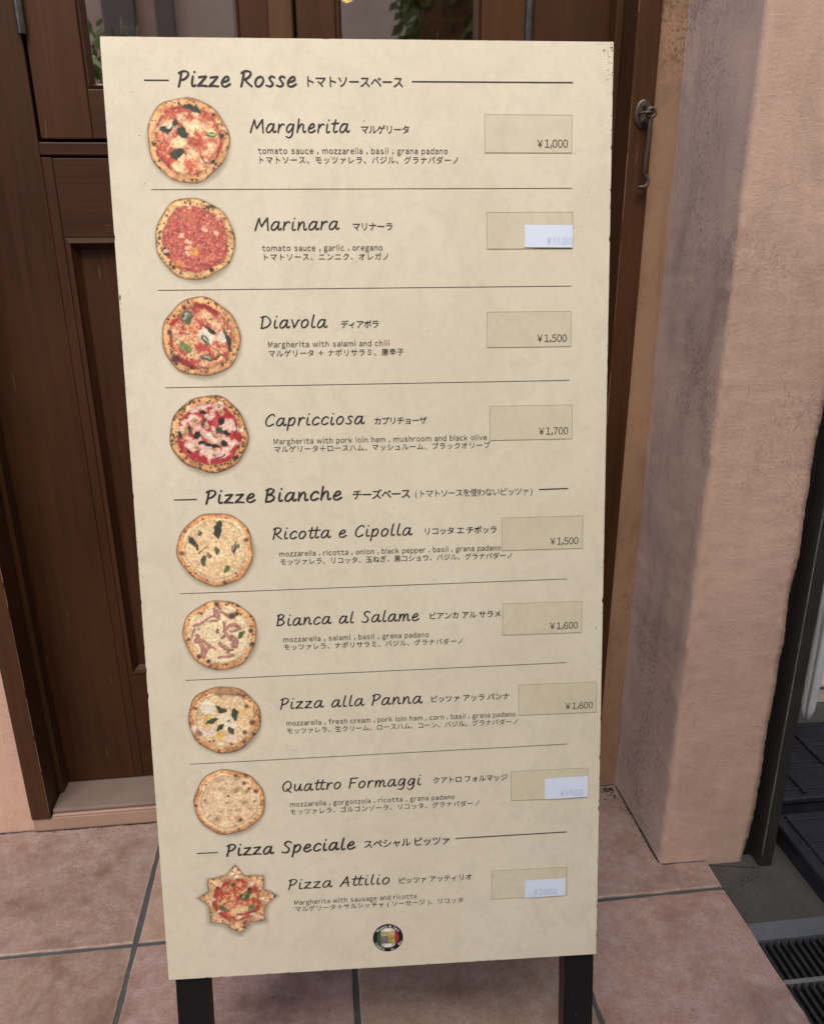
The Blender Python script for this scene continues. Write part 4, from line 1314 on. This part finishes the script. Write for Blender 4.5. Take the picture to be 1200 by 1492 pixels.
        cc = np.clip(cc, 0, 1); cl = np.where(cc <= .04045, cc / 12.92, ((cc + .055) / 1.055) ** 2.4)
        rgba = np.concatenate([cl, a[..., None]], -1).reshape(-1, 4)
        r_ = diam / 2 / .975 / 1000
        o0 = L(u, v, 0.00025)
        co = np.stack([o0[0] + GX.ravel() * r_, o0[1] + GY.ravel() * r_ * squash, np.full(NP * NP, .00025)], -1)
        keep = a.ravel() > 0.004
        idx = np.arange(NP * NP).reshape(NP, NP)
        q = np.stack([idx[:-1, :-1], idx[:-1, 1:], idx[1:, 1:], idx[1:, :-1]], -1).reshape(-1, 4)
        q = q[keep[q].any(1)]
        me = bpy.data.meshes.new('pizza_picture')
        me.from_pydata(co.tolist(), [], q.tolist())
        at = me.color_attributes.new('print', 'FLOAT_COLOR', 'POINT')
        at.data.foreach_set('color', rgba.astype(np.float32).ravel())
        me.materials.append(M['print'])
        o = bpy.data.objects.new('pizza_picture', me); col.objects.link(o); o.parent = board
        o['label'] = label
        return o
def print_material():
    t = NT('printed_picture')
    vc = t.n('ShaderNodeVertexColor', layer_name='print')
    tr = t.n('ShaderNodeBsdfTransparent'); mx = t.n('ShaderNodeMixShader')
    t.set(color=vc.outputs[0], rough=.5, spec=.35)
    t.l(vc.outputs[1], mx.inputs[0]); t.l(tr.outputs[0], mx.inputs[1]); t.l(t.p.outputs[0], mx.inputs[2])
    t.l(mx.outputs[0], t.out.inputs[0])
    return t.mat
M['print'] = print_material()
CR, CRD = (218, 168, 118), (184, 128, 84)
GRN = (46, 54, 46)

def red_base(p, r0, a=(188, 72, 60), b=(226, 150, 112), c=(240, 216, 168)):
    inn = p.inner(r0)
    p.lay(inn, b)
    n = fbm(p.s + 20, 5.5); n2 = fbm(p.s + 21, 11)
    p.lay(inn * sst(.50, .60, n), c, .9)
    p.lay(inn * sst(.52, .62, 1 - n + (n2 - .5) * .5), a, .9)
    p.lay(inn * sst(.56, .66, n2), (246, 228, 190), .55)
    p.lay(inn * sst(r0 - .13, r0 - .03, p.q) * sst(.42, .58, fbm(p.s + 23, 3.4)), (164, 50, 50), .85)
    p.lay(inn * sst(.62, .70, fbm(p.s + 24, 17, 2)), (150, 70, 45), .6)
    return inn

# 1 margherita
p = Pic(1, 593, 590, 508); p.crust(CR, CRD, 46); inn = red_base(p, .82)
for (x, y, w, h) in ((370, 400, 80, 60), (480, 640, 110, 60), (570, 380, 60, 60), (470, 870, 70, 60), (870, 690, 80, 80), (640, 760, 70, 60), (800, 420, 80, 40), (660, 400, 60, 60)):
    p.blob(x, y, w, h, 10, (243, 226, 180), .62, int(x), .6, .4)
for (x, y, w, h) in ((370, 265, 60, 40), (880, 300, 90, 50), (660, 600, 70, 50), (750, 690, 70, 50), (890, 590, 50, 40), (600, 880, 70, 50)):
    p.blob(x, y, w, h, -30, (180, 62, 56), .6, int(x) + 3, .6, .4)
p.leaf(665, 235, 240, 80, -18, bend=.5); p.leaf(350, 450, 190, 85, 20, bend=-.7); p.leaf(450, 385, 90, 70, 60); p.leaf(540, 500, 170, 120, -50)
p.leaf(460, 755, 200, 100, 8, bend=-.3); p.leaf(885, 520, 160, 70, 8, (96, 122, 62), (240, 235, 205)); p.leaf(880, 845, 70, 45, 20); p.stroke([(755, 750), (790, 830), (840, 865)], 12, GRN)
p.blob(370, 425, 45, 26, 20, (232, 226, 208), 1, 4)
for (x, y, r_) in ((1010, 540, .05), (185, 640, .035), (920, 295, .035), (225, 915, .035)): p.spot(*p.P(x, y), r_, (48, 34, 34))
p.finish(92.8, 1088, 95, 'round pizza picture with white cheese and dark basil leaves', .995)
# 2 marinara
p = Pic(2, 595, 590, 500); p.crust((224, 184, 130), (190, 140, 88), 70, amount=.72); inn = p.inner(.83, ragged=.09)
p.lay(inn, (186, 84, 78))
p.lay(inn * sst(.5, .62, vnoise(GX, GY, 5, 30)), (214, 122, 106), .75); p.lay(inn * sst(.6, .7, vnoise(GX, GY, 6, 27)), (150, 58, 58), .7); p.lay(inn * sst(.76, .86, vnoise(GX, GY, 8, 32)), (236, 170, 150), .8)
p.blob(540, 340, 130, 80, -60, (210, 120, 92), .6, 3, .4); p.blob(760, 810, 80, 40, 20, (222, 140, 100), .6, 5)
for (x, y, w, h, a) in ((725, 475, 50, 22, -25), (425, 535, 42, 34, 40), (500, 620, 42, 26, -30), (495, 690, 40, 22, 20), (490, 750, 30, 22, -20), (570, 740, 50, 55, 70), (870, 520, 30, 28, 0), (550, 200, 30, 22, 0), (885, 340, 25, 25, 0)):
    p.blob(x, y, w, h, a, (238, 190, 160) if x != 570 else (228, 160, 90), .95, x)
p.blob(395, 890, 80, 40, -10, (226, 150, 90), .8, 6)
p.stroke([(225, 685), (195, 720), (215, 760), (260, 770)], 18, (58, 46, 40)); p.blob(232, 730, 26, 26, 0, (228, 204, 176), 1, 3)
for (x, y, r_) in ((840, 190, .07), (785, 210, .04), (690, 1070, .04), (315, 925, .045), (780, 955, .05), (165, 575, .035), (1070, 520, .03)): p.spot(*p.P(x, y), r_, (62, 50, 46))
p.finish(94.2, 976.6, 94, 'round pizza picture with plain red tomato sauce and garlic slices', .995)
# 3 diavola
p = Pic(3, 582, 575, 492); p.crust((216, 164, 114), (182, 124, 82), 60); inn = red_base(p, .80, (176, 66, 62), (228, 160, 122), (240, 200, 156))
p.blob(680, 230, 190, 38, -25, (152, 48, 54), .9, 3); p.blob(250, 390, 60, 28, 50, (172, 50, 48), .9, 2); p.blob(420, 910, 130, 40, -25, (150, 44, 52), .85, 8); p.blob(650, 660, 160, 40, 20, (186, 74, 70), .6, 9)
p.leaf(425, 330, 190, 130, 60, (88, 96, 78), (226, 222, 208)); p.blob(640, 560, 75, 100, 20, (232, 222, 206), 1, 2); p.leaf(620, 610, 150, 70, -60, (70, 84, 62), (232, 226, 214)); p.leaf(690, 490, 140, 70, -30, GRN)
p.blob(850, 560, 70, 70, -40, (230, 214, 198), 1, 5); p.leaf(905, 600, 280, 60, -80, GRN, bend=.3); p.leaf(365, 690, 190, 80, -55, (104, 118, 70)); p.leaf(650, 830, 210, 80, -18, (84, 94, 72), (232, 224, 210)); p.leaf(770, 830, 110, 40, 45, (120, 74, 66))
p.stroke([(720, 700), (800, 770), (900, 830)], 16, (140, 84, 56))
for (x, y, r_) in ((250, 830, .10), (400, 210, .045), (200, 500, .05), (440, 940, .04)): p.spot(*p.P(x, y), r_, (66, 38, 48), .9)
p.finish(95, 862, 94.5, 'round pizza picture with salami, cheese and green basil leaves', .995)
# 4 capricciosa
p = Pic(4, 600, 585, 490); p.crust((214, 158, 108), (168, 110, 74), 120, amount=.78); inn = p.inner(.80)
p.lay(inn, (170, 44, 54)); p.lay(inn * sst(.5, .6, fbm(30, 8)), (206, 84, 80), .8)
for k in range(46):
    a = k * 2.399; q = .70 * math.sqrt((k + .5) / 46)
    x, y = 600 + 490 * q * math.cos(a), 575 - 490 * q * math.sin(a) * .92
    cc = [(242, 226, 204), (236, 208, 190), (228, 196, 160), (246, 236, 222)][k % 4]
    if (k * 7) % 10 < 7: p.blob(x, y, 46 + (k * 13) % 34, 26 + (k * 7) % 18, (k * 47) % 180, cc, .74, k)
for (x, y, w, h, a) in ((440, 280, 90, 34, 10), (580, 230, 90, 24, 12), (730, 240, 70, 50, 0), (430, 400, 66, 56, 0), (830, 470, 90, 90, 30), (870, 680, 40, 90, 80), (590, 600, 140, 50, -35), (960, 540, 28, 80, 75), (560, 830, 110, 40, -30), (760, 830, 90, 50, 30), (350, 720, 70, 40, -20), (260, 520, 40, 40, 0)):
    p.blob(x, y, w, h, a, (242, 224, 206), .8, x)
for (x, y, w, h) in ((430, 410, 42, 30), (680, 600, 80, 24), (310, 560, 30, 70), (430, 750, 44, 30), (640, 770, 44, 26), (770, 330, 34, 34), (740, 250, 26, 30)):
    p.blob(x, y, w, h, -30, (196, 150, 104), .9, x + 2); p.blob(x, y, w * .45, h * .45, -30, (120, 84, 60), .7, x + 3)
for (x, y, w, h, a) in ((545, 318, 40, 28, 0), (760, 420, 52, 30, 50), (820, 575, 46, 34, -20), (455, 595, 42, 34, 30), (500, 690, 46, 26, 10), (780, 710, 42, 40, 0), (250, 575, 22, 40, 20), (335, 790, 34, 18, -40), (630, 730, 90, 22, -15)):
    p.blob(x, y, w, h, a, (34, 34, 36), 1, x, .15)
for (x, y, l_, w, a) in ((540, 450, 150, 34, 65), (370, 520, 120, 50, -80), (730, 530, 140, 80, -30)): p.leaf(x, y, l_, w, a, (52, 70, 50))
p.stroke([(940, 480), (935, 540), (905, 590)], 12, (48, 44, 40)); p.stroke([(680, 890), (730, 880), (775, 850)], 14, (48, 44, 40)); p.stroke([(600, 830), (590, 900), (575, 950)], 10, (236, 200, 190)); p.stroke([(240, 640), (330, 670), (420, 690)], 8, (226, 170, 160))
p.spot(*p.P(895, 885), .05, (54, 46, 42))
p.finish(98, 744.8, 96, 'round pizza picture with ham, mushrooms and black olives', .99)
# 5 ricotta
def white_base(p, r0, a, b, c):
    a, b, c = (tuple(min(252, v_ * 1.06) for v_ in q_) for q_ in (a, b, c))
    inn = p.inner(r0, ragged=.06)
    p.lay(inn, a, .95); n = fbm(p.s + 20, 6); p.lay(inn * sst(.5, .62, n), b, .8); p.lay(inn * sst(.50, .66, fbm(p.s + 21, 5)), c, .7)
    p.lay(inn * sst(.58, .64, fbm(p.s + 22, 14, 3)), tuple(.82 * v_ for v_ in a), .4)
    return inn
p = Pic(5, 600, 560, 475); p.crust((216, 160, 110), (190, 128, 86), 34, amount=.42, char=(104, 58, 44)); white_base(p, .86, (228, 194, 150), (234, 206, 164), (238, 216, 178))
for k in range(26):
    a = k * 2.4; q = .7 * math.sqrt((k + .5) / 26); x, y = 600 + 470 * q * math.cos(a), 560 + 420 * q * math.sin(a); b_ = k * 1.3
    p.stroke([(x - 60 * math.cos(b_), y - 40 * math.sin(b_)), (x + 12, y + 10), (x + 60 * math.cos(b_ + .6), y + 40 * math.sin(b_ + .6))], 7, (240, 214, 172) if k % 2 else (196, 156, 112), .7)
p.leaf(640, 315, 230, 110, 78, (54, 58, 48), bend=.35); p.leaf(335, 470, 210, 70, -52, (62, 66, 54), bend=.3); p.leaf(410, 335, 90, 60, 10, (70, 74, 60), (206, 190, 158)); p.leaf(595, 575, 110, 60, -85, (74, 84, 60))
p.leaf(440, 690, 120, 60, 80, (68, 74, 58)); p.leaf(830, 545, 150, 50, 85, (80, 72, 66), (214, 200, 180)); p.leaf(878, 525, 70, 34, -75, (92, 96, 76)); p.leaf(715, 815, 130, 56, 58, (86, 106, 60)); p.stroke([(385, 590), (430, 560), (490, 540)], 14, (110, 90, 70)); p.leaf(500, 640, 60, 80, 20, (150, 120, 88))
for (x, y, r_) in ((185, 600, .055), (975, 450, .05), (690, 985, .05), (245, 325, .04), (465, 175, .03), (270, 850, .035), (830, 870, .025), (400, 600, .02), (995, 330, .03)): p.spot(*p.P(x, y), r_, (98, 54, 44), .85)
p.stroke([(215, 690), (215, 745), (265, 755)], 12, (140, 92, 70))
p.finish(98, 600, 95.6, 'round white pizza picture with folded dark basil leaves', .985)
# 6 bianca al salame
p = Pic(6, 560, 560, 460); p.crust((220, 168, 118), (192, 134, 90), 60, amount=.5, char=(92, 58, 44)); white_base(p, .83, (236, 206, 170), (240, 218, 182), (240, 224, 188))
p.blob(470, 560, 170, 150, 0, (236, 216, 176), .85, 3, .3); p.blob(610, 830, 180, 50, 0, (238, 218, 172), .8, 6); p.blob(250, 620, 40, 130, 0, (240, 214, 170), .7, 8)
S_ = (150, 96, 88)
for pts, w in (([(240, 430), (330, 400), (440, 340), (480, 310)], 30), ([(510, 210), (500, 330), (560, 360), (540, 250)], 34), ([(620, 410), (630, 490), (690, 430), (750, 420), (800, 490), (680, 510)], 34), ([(590, 600), (640, 560), (620, 520)], 44), ([(700, 600), (740, 640), (720, 700)], 90), ([(540, 670), (570, 700), (650, 740), (640, 790)], 44), ([(290, 560), (310, 600), (270, 640)], 56), ([(320, 660), (350, 740), (330, 840)], 56), ([(350, 620), (420, 680), (370, 760)], 30), ([(530, 850), (600, 840), (700, 840)], 34), ([(580, 280), (650, 310), (700, 340)], 34), ([(240, 470), (225, 580)], 22), ([(420, 700), (480, 740)], 26), ([(560, 200), (580, 240)], 30), ([(440, 390), (540, 380)], 24)):
    p.stroke(pts, w, S_, .85)
    p.stroke([(x + 6, y - 4) for x, y in pts], w * .3, (204, 150, 138), .7)
p.leaf(810, 570, 120, 60, 45, (58, 92, 50)); p.leaf(670, 760, 80, 40, 10, (96, 100, 76)); p.leaf(300, 470, 100, 50, 70, (190, 184, 158)); p.blob(525, 510, 26, 40, -20, (110, 80, 66), .8, 3)
for (x, y, r_) in ((540, 168, .055), (720, 320, .08), (775, 295, .055), (285, 830, .055), (400, 895, .05), (950, 690, .055), (940, 520, .055), (180, 600, .035), (800, 180, .06), (735, 155, .035), (350, 275, .03)): p.spot(*p.P(x, y), r_, (66, 52, 48), .9)
p.finish(97.2, 488, 94, 'round white pizza picture with strips of mauve salami', .985)
# 7 panna
p = Pic(7, 572, 545, 448); p.crust((206, 156, 108), (164, 112, 74), 90, amount=.62, char=(92, 54, 46)); white_base(p, .84, (222, 186, 140), (232, 204, 164), (240, 222, 194))
p.blob(390, 370, 90, 80, 0, (242, 234, 218), .95, 3); p.blob(300, 690, 130, 70, -20, (238, 214, 206), .85, 4); p.blob(600, 560, 120, 130, 0, (240, 226, 200), .8, 5); p.blob(620, 790, 80, 50, 0, (238, 212, 206), .8, 6); p.blob(505, 860, 50, 36, 0, (240, 228, 200), .9, 8); p.blob(700, 300, 110, 60, 20, (236, 214, 184), .7, 9); p.blob(470, 690, 60, 60, 0, (226, 204, 208), .6, 7)
for (x, y, w, h) in ((390, 510, 40, 34), (520, 745, 54, 54), (330, 610, 60, 26), (830, 440, 50, 26), (345, 775, 16, 16)): p.blob(x, y, w, h, 0, (228, 190, 92), .9, x)
p.blob(600, 190, 130, 56, -8, (150, 116, 86), .8, 5, .4); p.blob(265, 710, 50, 36, -40, (150, 100, 70), .8, 6)
for (x, y, l_, w, a, b_) in ((548, 415, 140, 60, -14, -.4), (688, 490, 150, 72, 85, 0), (425, 555, 150, 58, 22, .2), (515, 645, 150, 56, 50, .2), (650, 695, 130, 60, -55, 0)): p.leaf(x, y, l_, w, a, (58, 68, 58), bend=b_)
for (x, y, r_) in ((905, 600, .07), (812, 725, .055), (755, 225, .04), (850, 385, .045), (820, 250, .045), (640, 870, .035), (625, 565, .025), (430, 820, .03), (380, 825, .025), (800, 850, .05), (920, 750, .05), (240, 390, .035)): p.spot(*p.P(x, y), r_, (92, 58, 50), .85)
p.finish(96.2, 373.4, 94, 'round pizza picture with cream and five green basil leaves', .98)
# 8 quattro formaggi
p = Pic(8, 590, 540, 448); p.crust((216, 164, 116), (178, 124, 82), 46, amount=.45, char=(110, 66, 46)); white_base(p, .87, (230, 196, 158), (234, 206, 168), (238, 214, 176))
p.blob(500, 560, 200, 90, 10, (234, 206, 170), .8, 3)
for (x, y, w, h, a) in ((350, 370, 44, 50, 0), (480, 370, 50, 40, 30), (690, 385, 66, 34, 20), (820, 415, 44, 26, -20), (310, 550, 30, 50, 20), (800, 555, 60, 34, 0), (430, 765, 40, 56, -20), (710, 785, 34, 50, -30), (600, 660, 40, 40, 0), (560, 545, 30, 20, 0), (840, 640, 34, 40, 0), (700, 230, 50, 40, 0), (500, 240, 60, 26, 20), (480, 660, 26, 30, 0), (340, 700, 22, 30, 0), (690, 660, 40, 26, 0)):
    k_ = .35 + .5 * ((x * 7 + y * 3) % 10) / 10; p.blob(x + (y % 23) - 11, y + (x % 19) - 9, w * 1.15, h * .9, a + (x % 60) - 30, (172, 146, 110), k_, x + y, .9, .5); p.blob(x, y, w * .5, h * .45, a + 30, (122, 102, 76), k_ * .8, x, .9, .5)
for (x, y, r_) in ((785, 298, .05), (845, 372, .035), (925, 410, .055), (585, 458, .03), (690, 190, .05), (295, 500, .025), (715, 790, .04), (815, 190, .05), (1010, 540, .02), (180, 560, .025), (320, 295, .02), (905, 545, .02), (690, 915, .03)): p.spot(*p.P(x, y), r_, (84, 52, 42), .85)
p.stroke([(240, 620), (290, 660), (330, 670)], 16, (246, 220, 190)); p.stroke([(930, 480), (935, 540)], 18, (246, 220, 200))
p.finish(96.3, 257.6, 94, 'round pale four-cheese pizza picture with greyish spots', .98)
# 9 star-shaped special
p = Pic(9, 608, 560, 470, True); p.crust((224, 178, 136), (194, 140, 98), 34, amount=.36, char=(72, 46, 40))
inn = 1 - sst(.60, .65, p.rad + (fbm(77, 4, 3) - .5) * .12)
p.lay(inn, (216, 140, 98)); n = fbm(78, 6); p.lay(inn * sst(.5, .6, n), (232, 184, 130), .9); p.lay(inn * sst(.5, .62, 1 - n), (178, 70, 56), .9); p.lay(inn * sst(.56, .66, fbm(79, 12)), (240, 206, 160), .6)
p.lay(inn * sst(.48, .58, p.rad) * sst(.4, .55, fbm(80, 4)), (158, 50, 48), .85)
p.blob(620, 700, 120, 50, 10, (236, 206, 156), .85, 3); p.blob(740, 760, 80, 30, 20, (160, 50, 52), .85, 5)
for (x, y) in ((600, 265), (905, 570), (790, 775), (395, 340), (800, 350), (590, 175), (375, 715), (315, 545), (610, 825)): p.blob(x, y, 38, 26, 30, (244, 230, 204), .95, x)
p.leaf(705, 520, 170, 90, 65, (62, 82, 52), (226, 196, 170)); p.leaf(560, 360, 80, 70, 20, (70, 86, 58)); p.leaf(440, 680, 140, 60, -30, (78, 86, 64)); p.stroke([(440, 630), (510, 570)], 16, (78, 86, 64)); p.leaf(770, 685, 130, 70, 40, (98, 116, 72))
for (x, y, r_) in ((768, 425, .05), (790, 475, .022), (378, 382, .04)): p.spot(*p.P(x, y), r_, (52, 40, 44))
for tdeg in p.tips:
    a = R(tdeg); p.stroke([(608 + 470 * .66 * math.cos(a + .10), 560 - 470 * .66 * math.sin(a + .10)), (608 + 470 * .86 * math.cos(a), 560 - 470 * .86 * math.sin(a))], 16, (178, 118, 78), .5)
    p.stroke([(608 + 470 * .70 * math.cos(a - .16), 560 - 470 * .70 * math.sin(a - .16)), (608 + 470 * .84 * math.cos(a - .05), 560 - 470 * .84 * math.sin(a - .05))], 26, (240, 206, 164), .5)
    for k, (rr_, s_) in enumerate(((1.02, .035), (.94, .02), (.88, .024), (.83, .018))):
        a = R(tdeg + (0, 4, -5, 5)[k]); p.spot(rr_ * math.cos(a), rr_ * math.sin(a), s_, (60, 40, 36), .9)
p.finish(99.5, 115.0, 100, 'star-shaped pizza picture with pointed crust tips', .98)

# --- round shop emblem
em_c = (303.9, 44.8); RAD = 21.0
def disc(m, r0, r1, z, mi, a0=0, a1=360, n=48, clip=None):
    for k in range(n):
        a, b = R(a0 + (a1 - a0) * k / n), R(a0 + (a1 - a0) * (k + 1) / n)
        pts = [(r1 * math.cos(a), r1 * math.sin(a)), (r1 * math.cos(b), r1 * math.sin(b))]
        if r0 > 0: pts += [(r0 * math.cos(b), r0 * math.sin(b)), (r0 * math.cos(a), r0 * math.sin(a))]
        else: pts += [(0, 0)]
        m.quad([L(em_c[0] + x_, em_c[1] + y_, z) for x_, y_ in pts], mi)
m = MB(); disc(m, 0, RAD, .0003, 0, n=64)
RI = 15.2
def slab_band(x0, x1, z, mi):
    up = [(x_, math.sqrt(max(0, RI * RI - x_ * x_))) for x_ in np.linspace(x0, x1, 14)]
    pts = up + [(x_, -y_) for x_, y_ in reversed(up)]
    m.quad([L(em_c[0] + x_, em_c[1] + y_, z) for x_, y_ in reversed(pts)], mi)
slab_band(-RI, -9.4, .00036, 1); slab_band(-9.4, 9.4, .00036, 2); slab_band(9.4, RI, .00036, 3)
def patch(x0, x1, y0, y1, z, mi):
    m.quad([L(em_c[0] + a, em_c[1] + b, z) for a, b in ((x0, y0), (x1, y0), (x1, y1), (x0, y1))], mi)
patch(-5.4, 5.4, 9.5, 14.0, .00042, 4); patch(-8.6, 8.6, 3.2, 9.4, .00042, 5); patch(-9.2, 0.4, -8.5, 3.1, .00042, 6); patch(.5, 9.2, -9, 3.1, .00042, 7); patch(-5.2, 5.2, -13.6, -9.1, .00042, 4)
em_m = [plain('emblem_black', (0.008, 0.008, 0.009), .5), plain('emblem_green', (0.04, 0.11, 0.055), .5), plain('emblem_cream', (0.55, 0.50, 0.36), .5),
        plain('emblem_red', (0.36, 0.025, 0.03), .5), plain('emblem_white', (0.74, 0.74, 0.78), .5), plain('emblem_tan', (0.52, 0.40, 0.18), .5, var=.5, scale=260),
        plain('emblem_mauve', (0.20, 0.14, 0.17), .5, var=.6, scale=300), plain('emblem_olive', (0.36, 0.31, 0.08), .5, var=.6, scale=300)]
emb = m.build('emblem', em_m, board, local=True)
def ring_text(s, amid, size, inside):
    """letters set round the emblem's rim; inside=True: read along the bottom"""
    cu = bpy.data.curves.new('emblem_text', 'FONT'); cu.size = size / 1000; cu.body = s; cu.offset = .00006; cu.resolution_u = 2
    ob_ = bpy.data.objects.new('emblem_text', cu); col.objects.link(ob_); cu.space_character = 1.06
    bpy.context.view_layer.update()
    a, b, me = text_width(cu, ob_)
    n = len(me.vertices); co = np.empty(n * 3); me.vertices.foreach_get('co', co); co = co.reshape(-1, 3)
    s_ = (co[:, 0] - (a + b) / 2) * 1000; h_ = co[:, 1] * 1000
    rb = 16.2 if not inside else 20.0
    if not inside: ang = R(amid) - s_ / 17.6; rad = rb + h_
    else: ang = R(amid) + s_ / 18.2; rad = rb - h_
    o0 = L(*em_c)
    co[:, 0] = o0[0] + rad * np.cos(ang) / 1000; co[:, 1] = o0[1] + rad * np.sin(ang) / 1000; co[:, 2] = .00045
    me.vertices.foreach_set('co', co.ravel()); me.materials.clear(); me.materials.append(em_m[4]); me.update()
    bpy.data.objects.remove(ob_); bpy.data.curves.remove(cu)
    o = bpy.data.objects.new('emblem_text', me); col.objects.link(o); o.parent = emb
    return o
ring_text('Pizzeria da Tigre', 88, 5.0, False)
ring_text('OSAKA', 228, 5.0, True)
ring_text('de', 288, 4.6, True)
ring_text('Rio', 332, 4.6, True)
